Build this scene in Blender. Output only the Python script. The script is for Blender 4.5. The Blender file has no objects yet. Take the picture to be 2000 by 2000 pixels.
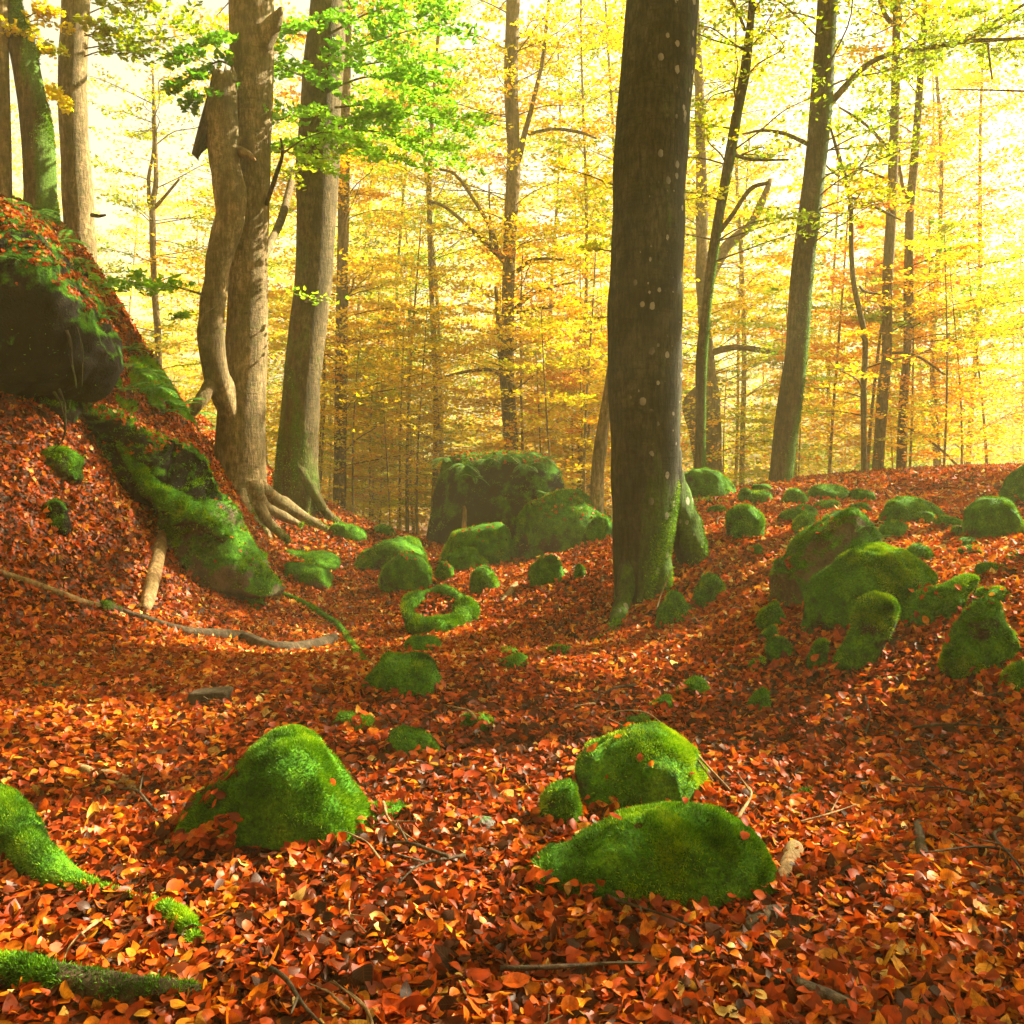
import bpy, bmesh, math
import numpy as np
from mathutils import Vector, Matrix

# ------------------------------------------------------------------ camera, world, sun, exposure
SC = bpy.context.scene
COL = SC.collection
CZ = 1.5                       # eye height
F = 1777.8                     # focal length in photo pixels (2000 px wide)
HOR = 900.0                    # horizon row in photo pixels
SUN_AZ, SUN_EL = math.radians(64), math.radians(37)
SUN = np.array([math.sin(SUN_AZ) * math.cos(SUN_EL), math.cos(SUN_AZ) * math.cos(SUN_EL), math.sin(SUN_EL)])

cam = bpy.data.cameras.new('camera')
cam.sensor_width = 36; cam.lens = 32; cam.shift_y = -0.05
cam.clip_start = 0.05; cam.clip_end = 2000
co = bpy.data.objects.new('camera', cam); COL.objects.link(co)
co.location = (0, 0, CZ); co.rotation_euler = (math.radians(90), 0, 0)
SC.camera = co

w = bpy.data.worlds.new('World'); SC.world = w; w.use_nodes = True
nt = w.node_tree
bg = nt.nodes['Background']
sky = nt.nodes.new('ShaderNodeTexSky'); sky.sky_type = 'NISHITA'
sky.sun_disc = False; sky.sun_elevation = SUN_EL; sky.sun_rotation = SUN_AZ
sky.air_density = 1.0; sky.dust_density = 6.0; sky.ozone_density = 0.6
hs = nt.nodes.new('ShaderNodeHueSaturation'); hs.inputs['Saturation'].default_value = 0.35
wm = nt.nodes.new('ShaderNodeMix'); wm.data_type = 'RGBA'; wm.blend_type = 'MULTIPLY'; wm.inputs[0].default_value = 1.0
wm.inputs[7].default_value = (1.0, .93, .74, 1)      # warm sky tint for leaf-filtered ambient and white balance
nt.links.new(sky.outputs[0], hs.inputs['Color']); nt.links.new(hs.outputs[0], wm.inputs[6]); nt.links.new(wm.outputs[2], bg.inputs['Color'])
bg.inputs['Strength'].default_value = 0.050

sl = bpy.data.lights.new('sun', 'SUN'); sl.energy = 5.0; sl.angle = math.radians(0.5); sl.color = (1.0, 0.87, 0.66)
so = bpy.data.objects.new('sun', sl); COL.objects.link(so)
so.rotation_euler = Vector(SUN).to_track_quat('Z', 'Y').to_euler()
so.location = (20, 10, 30)

SC.view_settings.view_transform = 'Standard'; SC.view_settings.look = 'None'
SC.view_settings.gamma = 1.0; SC.view_settings.exposure = 2.74
cy = SC.cycles
cy.max_bounces = 6; cy.diffuse_bounces = 3; cy.glossy_bounces = 1; cy.transmission_bounces = 4
cy.volume_bounces = 1; cy.transparent_max_bounces = 4
cy.use_denoising = True; cy.caustics_reflective = False; cy.caustics_refractive = False
cy.sample_clamp_indirect = 4.0

RNG = np.random.default_rng(7)

# ------------------------------------------------------------------ small maths
def un(px, py, d):
    """a photo pixel at depth d -> world point"""
    return np.array([(px - 1000.0) / F * d, d, CZ - (py - HOR) / F * d])

def nrm(v):
    return v / np.maximum(np.linalg.norm(v, axis=-1, keepdims=True), 1e-9)

_wcache = {}
def fn(P, freq, seed=0, octs=3, rough=0.5):
    """cheap smooth noise in about -1..1"""
    P = np.asarray(P, float); out = np.zeros(len(P)); amp = 1.0; tot = 0
    for o in range(octs):
        key = (seed, o)
        if key not in _wcache:
            r = np.random.default_rng(seed * 131 + o * 17 + 5)
            _wcache[key] = (nrm(r.normal(size=(9, 3))) * r.uniform(0.6, 1.5, (9, 1)), r.uniform(0, 6.28, 9))
        W, ph = _wcache[key]
        out += amp * np.sin(P @ (W.T * freq) + ph).sum(1) / 3.2
        tot += amp; amp *= rough; freq *= 2.03
    return out / tot

def sstep(a, b, x):
    t = np.clip((x - a) / (b - a), 0, 1); return t * t * (3 - 2 * t)

def spline(P, n):
    """Catmull-Rom resample of control rows"""
    P = np.asarray(P, float)
    if len(P) < 3:
        t = np.linspace(0, 1, n)[:, None]; return P[0] * (1 - t) + P[-1] * t
    Q = np.vstack([2 * P[0] - P[1], P, 2 * P[-1] - P[-2]])
    s = np.concatenate([[0], np.cumsum(np.linalg.norm(np.diff(P[:, :2], axis=0), axis=1) + 1e-6)])
    t = np.linspace(0, s[-1], n); i = np.clip(np.searchsorted(s, t, 'right') - 1, 0, len(P) - 2)
    u = ((t - s[i]) / (s[i + 1] - s[i]))[:, None]
    p0, p1, p2, p3 = Q[i], Q[i + 1], Q[i + 2], Q[i + 3]
    return 0.5 * (2 * p1 + (p2 - p0) * u + (2 * p0 - 5 * p1 + 4 * p2 - p3) * u * u + (3 * p1 - p0 - 3 * p2 + p3) * u ** 3)

# ------------------------------------------------------------------ terrain: a smooth sheet through measured ground points
_g = []
for px, py, d in [
    (0,2000,2.42),(1000,2000,2.42),(2000,2000,2.42),(400,1700,3.33),(1000,1700,3.33),(1700,1700,3.35),(2000,1650,3.55),
    (0,1450,4.75),(500,1450,4.85),(1000,1450,4.85),(1700,1450,4.85),(1500,1400,5.3),(2000,1350,5.0),
    (0,1300,6.25),(1000,1300,6.67),(500,1300,6.67),(1000,1200,9.0),(900,1160,10.5),(750,1110,12.5),(1000,1110,12.5),(970,1067,15),
    (560,1070,14),(750,1035,18),(1180,1240,8.0),(1385,1062,9.3),(1250,1190,8.45),(1350,1222,7.5),(1400,1150,8.3),(1500,1300,6.2),(1500,1200,7.2),
    (1650,1300,5.8),(1650,1250,6.0),(1650,1200,6.5),(1700,1100,8.0),(1700,1050,9.0),(1700,1000,11),(1700,965,13),(2000,1200,5.5),(2000,1100,7.0),(2000,1000,9.5),
    (1440,1000,12),(1440,960,14),(1520,945,15),(1100,1085,14),(1280,1000,13),
    (0,1200,7.0),(0,1050,7.6),(0,900,8.2),(60,850,8.7),(200,950,8.9),(300,1050,9.3),(330,1090,9.5),(500,1140,10.5),(200,1150,8.3),(400,1150,9.4),(300,1250,7.6),
    (480,1010,13),(540,1060,13.5),(600,975,15),(660,1022,15.5),(450,950,13),(400,850,12),(330,765,12),(250,710,11.5),(215,570,12.5),(155,470,14),(80,415,14),(0,390,13.5),(310,740,14)]:
    _g.append(un(px, py, d))
_g += [np.array(p, float) for p in [(-3,-2,0),(0,-2,0),(3,-2,0),(-7,0,.8),(-7,4,1.4),(6,-1,.3),(8,4,.9),(-12,6,3.6),(13,7,1.4),(-14,12,6),(15,14,1.5),
    (-9,20,3.2),(-12,32,0),(0,24,-1.2),(0,31,-2.6),(0,50,-3.6),(0,120,-4),(-60,120,-4),(60,120,-4),(-34,50,-3),(34,50,-3),(-70,20,3),(70,20,0),(7,22,.5),(12,22,.8),(14,30,-1.5),(-5,22,.5),(-70,-5,2),(70,-5,1)]]
_g = np.array(_g)
def _uv(x, y):
    r = np.maximum(y, -3.2) + 4.2
    return np.stack([x / r * 2.0, np.log(r) * 1.4], -1)
_gu = _uv(_g[:, 0], _g[:, 1])
def _ker(r2): return 0.5 * r2 * np.log(r2 + 1e-9)
_n = len(_g)
_K = _ker(((_gu[:, None] - _gu[None]) ** 2).sum(-1)) + np.eye(_n) * 4e-3
_Pm = np.c_[np.ones(_n), _gu]
_A = np.block([[_K, _Pm], [_Pm.T, np.zeros((3, 3))]])
_sol = np.linalg.solve(_A, np.r_[_g[:, 2], 0, 0, 0])
def H(x, y):
    x = np.atleast_1d(np.asarray(x, float)); y = np.atleast_1d(np.asarray(y, float)); out = np.empty(x.shape)
    for a in range(0, len(x), 40000):
        q = _uv(x[a:a + 40000], y[a:a + 40000])
        k = _ker(((q[:, None] - _gu[None]) ** 2).sum(-1))
        out[a:a + 40000] = k @ _sol[:_n] + _sol[_n] + q @ _sol[_n + 1:]
    P = np.stack([x, y, x * 0], -1)
    fade = np.clip(y / 6, 0.3, 1)
    return out + fade * (0.035 * fn(P, 1.1, 3, 2) + 0.012 * fn(P, 5.0, 4, 2))
def h1(x, y): return float(H(x, y)[0])
def hn(x, y):
    e = 0.05
    return nrm(np.stack([-(H(x + e, y) - H(x - e, y)) / (2 * e), -(H(x, y + e) - H(x, y - e)) / (2 * e), np.ones(np.shape(x))], -1))
def ground_at(px, py, dmin=1.8, dmax=30):
    d = np.geomspace(dmin, dmax, 900)
    x = (px - 1000) / F * d; z = CZ - (py - HOR) / F * d
    below = z <= H(x, d)
    i = int(np.argmax(below)) if below.any() else len(d) - 1
    return np.array([x[i], d[i], H(x[i], d[i])[0]])

# ------------------------------------------------------------------ meshes and tagging
def mesh(name, V, Fc, mat=None, smooth=True, attrs=None, origin=None):
    """V (n,3); Fc list of int arrays (tris and/or quads)"""
    V = np.asarray(V, np.float32)
    if origin is not None: V = V - np.asarray(origin, np.float32)
    Fs = [np.asarray(f, np.int32) for f in (Fc if isinstance(Fc, (list, tuple)) else [Fc]) if len(f)]
    me = bpy.data.meshes.new(name)
    me.vertices.add(len(V)); me.vertices.foreach_set('co', np.ascontiguousarray(V).ravel())
    loops = np.concatenate([f.ravel() for f in Fs]); tot = np.concatenate([np.full(len(f), f.shape[1], np.int32) for f in Fs])
    me.loops.add(len(loops)); me.loops.foreach_set('vertex_index', loops)
    me.polygons.add(len(tot)); me.polygons.foreach_set('loop_start', np.concatenate([[0], np.cumsum(tot)[:-1]]).astype(np.int32))
    me.polygons.foreach_set('loop_total', tot)
    me.polygons.foreach_set('use_smooth', np.full(len(tot), smooth))
    me.update(calc_edges=True)
    for k, a in (attrs or {}).items():
        at = me.attributes.new(k, 'FLOAT', 'POINT'); at.data.foreach_set('value', np.asarray(a, np.float32))
    if mat: me.materials.append(mat)
    return me
def obj(name, me, parent=None, loc=None):
    o = bpy.data.objects.new(name, me); COL.objects.link(o)
    if parent is not None: o.parent = parent
    if loc is not None: o.location = loc
    return o
def tag(o, label, cat, group=None, kind=None):
    o['label'] = label; o['category'] = cat
    if group: o['group'] = group
    if kind: o['kind'] = kind
    return o
class Acc:
    """collects pieces of one mesh"""
    def __init__(s): s.V = []; s.T = []; s.Q = []; s.A = []; s.n = 0; s.U = []
    def add(s, V, T=None, Q=None, a=None, uv=None):
        V = np.asarray(V, float)
        if T is not None and len(T): s.T.append(np.asarray(T) + s.n)
        if Q is not None and len(Q): s.Q.append(np.asarray(Q) + s.n)
        if uv is not None: s.U.append(uv)
        s.V.append(V); s.A.append(np.full(len(V), 0.5) if a is None else np.broadcast_to(np.asarray(a, float), (len(V),))); s.n += len(V)
    def mesh(s, name, mat, smooth=True, origin=None):
        if not s.n: return None
        fs = ([np.concatenate(s.T)] if s.T else []) + ([np.concatenate(s.Q)] if s.Q else [])
        at = {'rnd': np.concatenate(s.A)}
        if s.U: u = np.concatenate(s.U); at['across'] = u[:, 0]; at['along'] = u[:, 1]
        return mesh(name, np.concatenate(s.V), fs, mat, smooth, at, origin)

def tube(P, R, ns=10, seed=0, rough=0.0, rfreq=6.0, cap=True, lobe=None):
    """swept tube; lobe(k, theta) multiplies the radius"""
    P = np.asarray(P, float); R = np.asarray(R, float); n = len(P)
    T = nrm(np.gradient(P, axis=0))
    up = np.array([0, 1.0, 0]) if abs(T[0][1]) < 0.8 else np.array([1.0, 0, 0])
    a = np.empty((n, 3)); a[0] = nrm(np.cross(up, T[0]))
    for i in range(1, n):
        v = a[i - 1] - T[i] * (a[i - 1] @ T[i]); a[i] = v / max(np.linalg.norm(v), 1e-9)
    b = np.cross(T, a)
    th = np.linspace(0, 2 * math.pi, ns, endpoint=False)
    rad = R[:, None] * np.ones(ns)[None]
    if lobe is not None: rad = rad * lobe
    D = np.cos(th)[None, :, None] * a[:, None] + np.sin(th)[None, :, None] * b[:, None]
    V = P[:, None] + D * rad[..., None]
    V = V.reshape(-1, 3)
    if rough:
        V = V + D.reshape(-1, 3) * (rough * np.repeat(R, ns) * fn(V, rfreq, seed, 3))[:, None]
    i = np.arange(n - 1)[:, None] * ns; j = np.arange(ns)[None]; k = (j + 1) % ns
    Q = np.stack([i + j, i + k, i + ns + k, i + ns + j], -1).reshape(-1, 4)
    Tt = []
    if cap:
        c = len(V); V = np.vstack([V, P[0] - T[0] * R[0] * 0.15, P[-1] + T[-1] * R[-1] * 0.15])
        j = np.arange(ns); k = (j + 1) % ns
        Tt = np.vstack([np.stack([k, j, np.full(ns, c)], -1), np.stack([(n - 1) * ns + j, (n - 1) * ns + k, np.full(ns, c + 1)], -1)])
    return V, Tt, Q

def vnormals(V, T):
    fnm = np.cross(V[T[:, 1]] - V[T[:, 0]], V[T[:, 2]] - V[T[:, 0]]); N = np.zeros_like(V)
    for k in range(3): np.add.at(N, T[:, k], fnm)
    return nrm(N), fnm

# ------------------------------------------------------------------ materials
class N:
    def __init__(s, name):
        s.m = bpy.data.materials.new(name); s.m.use_nodes = True; s.t = s.m.node_tree; s.t.nodes.clear()
        s.out = s.new('ShaderNodeOutputMaterial')
    def new(s, typ, **kw):
        n = s.t.nodes.new(typ)
        for k, v in kw.items():
            if k.startswith('i_'):
                k = k[2:]; k = int(k) if k.isdigit() else k.replace('_', ' ')
                s.put(n.inputs[k], v)
            else: setattr(n, k, v)
        return n
    def put(s, sock, v):
        if isinstance(v, bpy.types.NodeSocket): s.t.links.new(v, sock)
        elif isinstance(v, (tuple, list)) and sock.type == 'RGBA': sock.default_value = (*v, 1) if len(v) == 3 else v
        else: sock.default_value = v
    def noise(s, scale, detail=4, rough=0.6, vec=None, dist=0.0):
        n = s.new('ShaderNodeTexNoise'); n.inputs['Scale'].default_value = scale; n.inputs['Detail'].default_value = detail
        n.inputs['Roughness'].default_value = rough; n.inputs['Distortion'].default_value = dist
        if vec is not None: s.put(n.inputs['Vector'], vec)
        return n.outputs['Fac']
    def ramp(s, fac, stops, interp='LINEAR'):
        r = s.new('ShaderNodeValToRGB'); r.color_ramp.interpolation = interp; e = r.color_ramp.elements
        while len(e) < len(stops): e.new(0.5)
        for el, (p, c) in zip(e, stops):
            el.position = p; el.color = (*c, 1) if isinstance(c, tuple) else (c, c, c, 1)
        s.put(r.inputs[0], fac); return r.outputs[0]
    def mix(s, fac, a, b, blend='MIX'):
        m = s.new('ShaderNodeMix', data_type='RGBA', blend_type=blend)
        s.put(m.inputs[0], fac); s.put(m.inputs[6], a); s.put(m.inputs[7], b); return m.outputs[2]
    def math(s, op, a, b=0.0, clamp=False):
        m = s.new('ShaderNodeMath', operation=op, use_clamp=clamp); s.put(m.inputs[0], a); s.put(m.inputs[1], b); return m.outputs[0]
    def attr(s, name): return s.new('ShaderNodeAttribute', attribute_name=name).outputs['Fac']
    def coord(s, which='Object', scale=None):
        c = s.new('ShaderNodeTexCoord').outputs[which]
        if scale:
            m = s.new('ShaderNodeMapping'); m.inputs['Scale'].default_value = scale; s.put(m.inputs['Vector'], c); c = m.outputs[0]
        return c
    def bump(s, h, strength=0.5, dist=0.02, normal=None):
        b = s.new('ShaderNodeBump'); b.inputs['Strength'].default_value = strength; b.inputs['Distance'].default_value = dist
        s.put(b.inputs['Height'], h)
        if normal is not None: s.put(b.inputs['Normal'], normal)
        return b.outputs[0]
    def bsdf(s, color, rough=0.8, normal=None, spec=0.3):
        p = s.new('ShaderNodeBsdfPrincipled'); s.put(p.inputs['Base Color'], color); s.put(p.inputs['Roughness'], rough)
        p.inputs['Specular IOR Level'].default_value = spec
        if normal is not None: s.put(p.inputs['Normal'], normal)
        s.t.links.new(p.outputs[0], s.out.inputs['Surface']); return s.m
    def leaf(s, color, trans, fac=0.5, rough=0.45, gloss=0.06):
        d = s.new('ShaderNodeBsdfDiffuse'); s.put(d.inputs['Color'], color)
        t = s.new('ShaderNodeBsdfTranslucent'); s.put(t.inputs['Color'], trans)
        m = s.new('ShaderNodeMixShader'); m.inputs[0].default_value = fac
        s.t.links.new(d.outputs[0], m.inputs[1]); s.t.links.new(t.outputs[0], m.inputs[2])
        g = s.new('ShaderNodeBsdfGlossy'); g.inputs['Roughness'].default_value = rough; s.put(g.inputs['Color'], (1, .95, .85))
        m2 = s.new('ShaderNodeMixShader'); m2.inputs[0].default_value = gloss
        s.t.links.new(m.outputs[0], m2.inputs[1]); s.t.links.new(g.outputs[0], m2.inputs[2])
        s.t.links.new(m2.outputs[0], s.out.inputs['Surface']); return s.m

# fallen leaves: one tint per leaf, mottled
k = N('fallen_leaf')
r = k.attr('rnd')
STOPS = [(0.0,(.020,.005,.001)),(0.12,(.09,.014,.001)),(0.28,(.30,.030,.001)),(0.45,(.50,.062,.001)),(0.6,(.60,.115,.001)),(0.78,(.66,.21,.002)),(0.92,(.70,.34,.02)),(1.0,(.68,.46,.12))]
c = k.ramp(r, STOPS)
mott = k.noise(38, 3, 0.6, k.coord('Object'))
c2 = k.mix(k.ramp(mott, [(0.35, 0.55), (0.6, 0.0)]), c, (.05, .012, .004))
ac, al = k.attr('across'), k.attr('along')
vn = k.math('SINE', k.math('MULTIPLY', k.math('SUBTRACT', al, k.math('MULTIPLY', ac, 0.75)), 52.0))
vm = k.math('MAXIMUM', k.ramp(vn, [(0.80, 0.0), (1.0, 0.42)]), k.ramp(ac, [(0.0, 0.6), (0.022, 0.0)]))
c2 = k.mix(vm, c2, (.13, .040, .006))
rot = k.noise(9, 4, 0.65, k.coord('Object'))
c2 = k.mix(k.ramp(rot, [(0.53, 0.0), (0.68, 0.65)]), c2, (.075, .028, .010))
M_LITTER = k.leaf(c2, c2, 0.30, 0.45, 0.012)

k = N('ground_leaf_mould')
v = k.new('ShaderNodeTexVoronoi'); v.inputs['Scale'].default_value = 26; k.put(v.inputs['Vector'], k.coord('Object'))
sep = k.new('ShaderNodeSeparateColor'); k.put(sep.inputs[0], v.outputs['Color'])
c = k.ramp(sep.outputs[0], [(0, (.015, .005, .002)), (0.5, (.075, .016, .003)), (1, (.18, .04, .006))])
M_GROUND = k.bsdf(c, 0.9, k.bump(v.outputs['Distance'], 0.8, 0.03))

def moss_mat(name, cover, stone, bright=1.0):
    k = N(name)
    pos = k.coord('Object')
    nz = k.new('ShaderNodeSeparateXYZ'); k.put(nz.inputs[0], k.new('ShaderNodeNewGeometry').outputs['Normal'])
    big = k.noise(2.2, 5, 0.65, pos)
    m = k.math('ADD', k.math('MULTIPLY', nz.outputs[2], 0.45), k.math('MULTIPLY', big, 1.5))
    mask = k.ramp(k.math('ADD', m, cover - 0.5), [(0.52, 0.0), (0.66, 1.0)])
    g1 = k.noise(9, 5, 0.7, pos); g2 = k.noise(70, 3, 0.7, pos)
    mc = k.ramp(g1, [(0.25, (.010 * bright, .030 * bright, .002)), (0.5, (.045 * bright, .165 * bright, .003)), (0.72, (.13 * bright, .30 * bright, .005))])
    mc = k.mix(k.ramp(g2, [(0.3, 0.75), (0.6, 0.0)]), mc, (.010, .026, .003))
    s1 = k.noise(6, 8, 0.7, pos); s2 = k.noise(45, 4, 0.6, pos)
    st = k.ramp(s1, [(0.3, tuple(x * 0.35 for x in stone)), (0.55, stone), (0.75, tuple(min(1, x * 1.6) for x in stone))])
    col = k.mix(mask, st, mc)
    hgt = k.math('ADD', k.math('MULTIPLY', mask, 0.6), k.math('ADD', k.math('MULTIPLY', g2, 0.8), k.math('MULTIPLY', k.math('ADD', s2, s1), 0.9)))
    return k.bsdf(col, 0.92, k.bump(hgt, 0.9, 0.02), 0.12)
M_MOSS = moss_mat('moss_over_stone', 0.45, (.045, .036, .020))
M_MOSSY_DARK = moss_mat('shaded_stone_with_moss', 0.16, (.011, .008, .005), 0.8)  # near-black stone tone puts the shade on the rock fronts into colour
M_MOSSY_HALF = moss_mat('lichen_stone_with_moss', 0.28, (.12, .09, .055), 0.9)
M_STONE = moss_mat('bare_stone', -0.05, (.12, .11, .09))

k = N('moss_fibres')
c = k.ramp(k.attr('rnd'), [(0, (.016, .062, .001)), (0.35, (.080, .235, .001)), (0.7, (.27, .45, .002)), (1, (.55, .58, .008))])
M_FIBRE = k.leaf(c, c, 0.22, 0.6, 0.015)

def bark_mat(name, base, moss=0.0, spots=0.0, side=0.0, mossh=1.0, warm=(.30, .17, .07)):
    """beech bark: streaks, algae and moss near the foot, pale lichen discs"""
    k = N(name)
    p = k.coord('Object'); ps = k.coord('Object', (1, 1, 0.22)); pr = k.coord('Object', (1, 1, 5.0))
    n1 = k.noise(4, 6, 0.7, ps); n2 = k.noise(30, 6, 0.75, ps); n3 = k.noise(5, 4, 0.6, pr); n4 = k.noise(9, 6, 0.75, p)
    c = k.ramp(n1, [(0.34, tuple(x * 0.40 for x in base)), (0.5, base), (0.66, tuple(min(1, x * 1.7) for x in base))])
    c = k.mix(k.ramp(n4, [(0.42, 0.0), (0.62, 0.8)]), c, (base[0] * .35, base[1] * .5, base[2] * .25))
    c = k.mix(k.ramp(n2, [(0.40, 0.75), (0.56, 0.0)]), c, tuple(x * 0.25 for x in base))
    c = k.mix(k.ramp(n3, [(0.58, 0.0), (0.66, 0.5)]), c, tuple(x * 0.35 for x in base))
    sx = k.new('ShaderNodeSeparateXYZ'); k.put(sx.inputs[0], p)
    hz = k.math('MULTIPLY', sx.outputs[2], 1.0 / mossh)
    nn = k.new('ShaderNodeSeparateXYZ'); k.put(nn.inputs[0], k.new('ShaderNodeNewGeometry').outputs['Normal'])
    a = k.math('SUBTRACT', k.math('ADD', k.noise(4, 6, 0.7, ps), k.math('MULTIPLY', nn.outputs[0], side)), k.math('MULTIPLY', k.math('MINIMUM', hz, 1.0), 0.30))
    mask = k.ramp(k.math('ADD', a, moss - 0.5), [(0.42, 0.0), (0.60, 1.0)])
    mg = k.ramp(k.noise(40, 4, 0.7, p), [(0.3, (.018, .045, .004)), (0.6, (.075, .15, .010)), (0.8, (.14, .20, .014))])
    c = k.mix(mask, c, mg)
    if spots:
        v = k.new('ShaderNodeTexVoronoi'); v.inputs['Scale'].default_value = 9; v.inputs['Randomness'].default_value = 1.0
        k.put(v.inputs['Vector'], k.coord('Object', (1.35, 1.35, 1.0)))
        sc = k.new('ShaderNodeSeparateColor'); k.put(sc.inputs[0], v.outputs['Color'])
        rad = k.math('MULTIPLY', k.math('SUBTRACT', sc.outputs[0], 0.35, True), 0.60)
        d = k.math('ADD', v.outputs['Distance'], k.math('MULTIPLY', k.math('SUBTRACT', k.noise(30, 3, 0.6, p), 0.5), 0.26))
        sp = k.math('MULTIPLY', k.math('LESS_THAN', d, rad), k.ramp(k.math('ADD', k.noise(1.6, 2, 0.5, p), k.math('MULTIPLY', nn.outputs[0], 0.20)), [(0.46, 0.0), (0.58, 1.0)]))
        c = k.mix(k.math('MULTIPLY', sp, spots), c, (.36, .33, .24))
    wr = k.noise(3.0, 5, 0.7, k.coord('Object', (1, 1, 9.0)), 0.6)
    c = k.mix(k.ramp(wr, [(0.60, 0.0), (0.64, 0.55), (0.68, 0.0)]), c, tuple(x * 0.22 for x in base))
    h = k.math('ADD', k.math('MULTIPLY', n2, 0.7), k.math('ADD', k.math('MULTIPLY', mask, 0.5), k.math('MULTIPLY', n3, 0.35)))
    return k.bsdf(c, 0.85, k.bump(h, 1.0, 0.035), 0.15)
M_BARK_BIG = bark_mat('dark_bark_with_lichen', (.070, .064, .033), 0.60, 0.8, 0.14, 1.9)
M_BARK_PALE = bark_mat('pale_beech_bark', (.26, .18, .080), 0.30, 0.0, 0.06, 1.3)
M_BARK_GREEN = bark_mat('algae_green_bark', (.14, .10, .04), 0.52, 0.0, -0.10, 7.0)
M_BARK_MOSSY = bark_mat('moss_sided_bark', (.14, .095, .045), 0.42, 0.0, 0.30, 30.0)
M_BARK_FAR = bark_mat('haze_lightened_bark', (.22, .15, .065), 0.10, 0.0, 0.05, 3.0)  # base lightened and warmed to carry sun and haze on distant trunks
M_BARK_MIST = bark_mat('mist_lightened_bark', (.34, .25, .12), 0.10, 0.0, 0.05, 3.0)  # paler copy, mist on the background trunks is put into the colour
M_DEADWOOD = bark_mat('bare_dead_wood', (.34, .20, .085), -0.05, 0.0, 0.0, 3.0)
M_LOG_DARK = bark_mat('dark_rotting_wood', (.09, .06, .032), 0.08, 0.0, 0.0, 50.0)
M_LOG_MOSSY = bark_mat('mossy_rotting_wood', (.075, .05, .028), 0.42, 0.0, 0.0, 50.0)

def foliage_mat(name, stops, tr):
    k = N(name)
    c = k.ramp(k.attr('rnd'), stops)
    t = k.mix(1.0, c, (tr, tr, tr), 'MULTIPLY')
    return k.leaf(c, t, 0.55, 0.5, 0.02)
M_GOLD = foliage_mat('golden_leaves', [(0, (.44, .52, .006)), (0.35, (.70, .60, .005)), (0.7, (.81, .53, .004)), (1, (.80, .36, .004))], 1.0)
M_AMBER = foliage_mat('amber_leaves', [(0, (.76, .58, .005)), (0.4, (.84, .49, .004)), (0.8, (.82, .33, .004)), (1, (.70, .20, .004))], 1.0)
M_LIME = foliage_mat('lime_leaves', [(0, (.18, .36, .006)), (0.5, (.34, .46, .005)), (0.85, (.56, .50, .005)), (1, (.66, .40, .005))], 1.0)
M_GREEN = foliage_mat('green_leaves', [(0, (.12, .34, .012)), (0.5, (.28, .54, .015)), (0.9, (.52, .64, .02)), (1, (.80, .60, .02))], 1.0)
k = N('fern_green')
c = k.ramp(k.attr('rnd'), [(0, (.03, .12, .02)), (0.6, (.10, .30, .04)), (1, (.30, .42, .04))])
M_FERN = k.leaf(c, c, 0.5, 0.5, 0.03)

# ------------------------------------------------------------------ leaf cards with real shape
def leaf_template(rows, curl, cup, wave, seed, wid=0.34):
    r = np.random.default_rng(seed)
    t = np.linspace(0, 1, rows + 2)[1:-1]
    wprof = wid * np.sin(np.pi * t ** 0.85) ** 0.7
    V = [[0, 0, 0]]
    for i, (tt, ww) in enumerate(zip(t, wprof)):
        zc = curl * (tt - 0.3) ** 2 * 1.4
        for s in (-1, 0, 1):
            V.append([s * ww, tt, zc + abs(s) * cup * ww + (s != 0) * wave * r.normal()])
    V.append([0, 1, curl * 0.7])
    T = [[0, 2, 1], [0, 3, 2]]
    for i in range(rows - 1):
        a = 1 + 3 * i; b = a + 3
        T += [[a, a + 1, b + 1], [a, b + 1, b], [a + 1, a + 2, b + 2], [a + 1, b + 2, b + 1]]
    a = 1 + 3 * (rows - 1); e = len(V) - 1
    T += [[a, a + 1, e], [a + 1, a + 2, e]]
    V = np.array(V, float); V[:, 1] -= 0.5; V[:, 2] -= V[:, 2].mean()
    return V, np.array(T)
TPL4 = [leaf_template(4, *p, i, .33) for i, p in enumerate([(.25,.25,.012),(-.3,.3,.015),(.5,.1,.02),(-.2,-.3,.015),(.2,.55,.012),(.8,.4,.02),(-.6,.15,.02),(.05,.1,.01),(.35,-.15,.02)])] + [leaf_template(4, .8, .5, .03, 31, .30), leaf_template(4, -.7, .4, .03, 32, .40), leaf_template(4, .2, .9, .02, 33, .27), leaf_template(4, 1.0, .2, .02, 34, .36)]
TPL3 = [leaf_template(3, *p, i) for i, p in enumerate([(.3,.25,.015),(-.35,.3,.02),(.6,.1,.02),(-.2,-.3,.02),(.2,.6,.015),(.9,.4,.02),(-.6,.2,.02),(.1,.15,.01)])]
TPL1 = [leaf_template(1, c, u, 0.02, 20 + i, 0.36) for i, (c, u) in enumerate([(.4,.4),(-.4,.5),(.8,.1),(-.2,-.5)])]
QUAD_V = np.array([[0, -.5, 0], [.36, -.02, .05], [0, .5, 0], [-.36, -.02, .05]]); QUAD_T = np.array([[0, 1, 2], [0, 2, 3]])
TPLQ = [(QUAD_V, QUAD_T), (QUAD_V * [1, 1, -1.6], QUAD_T)]

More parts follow.
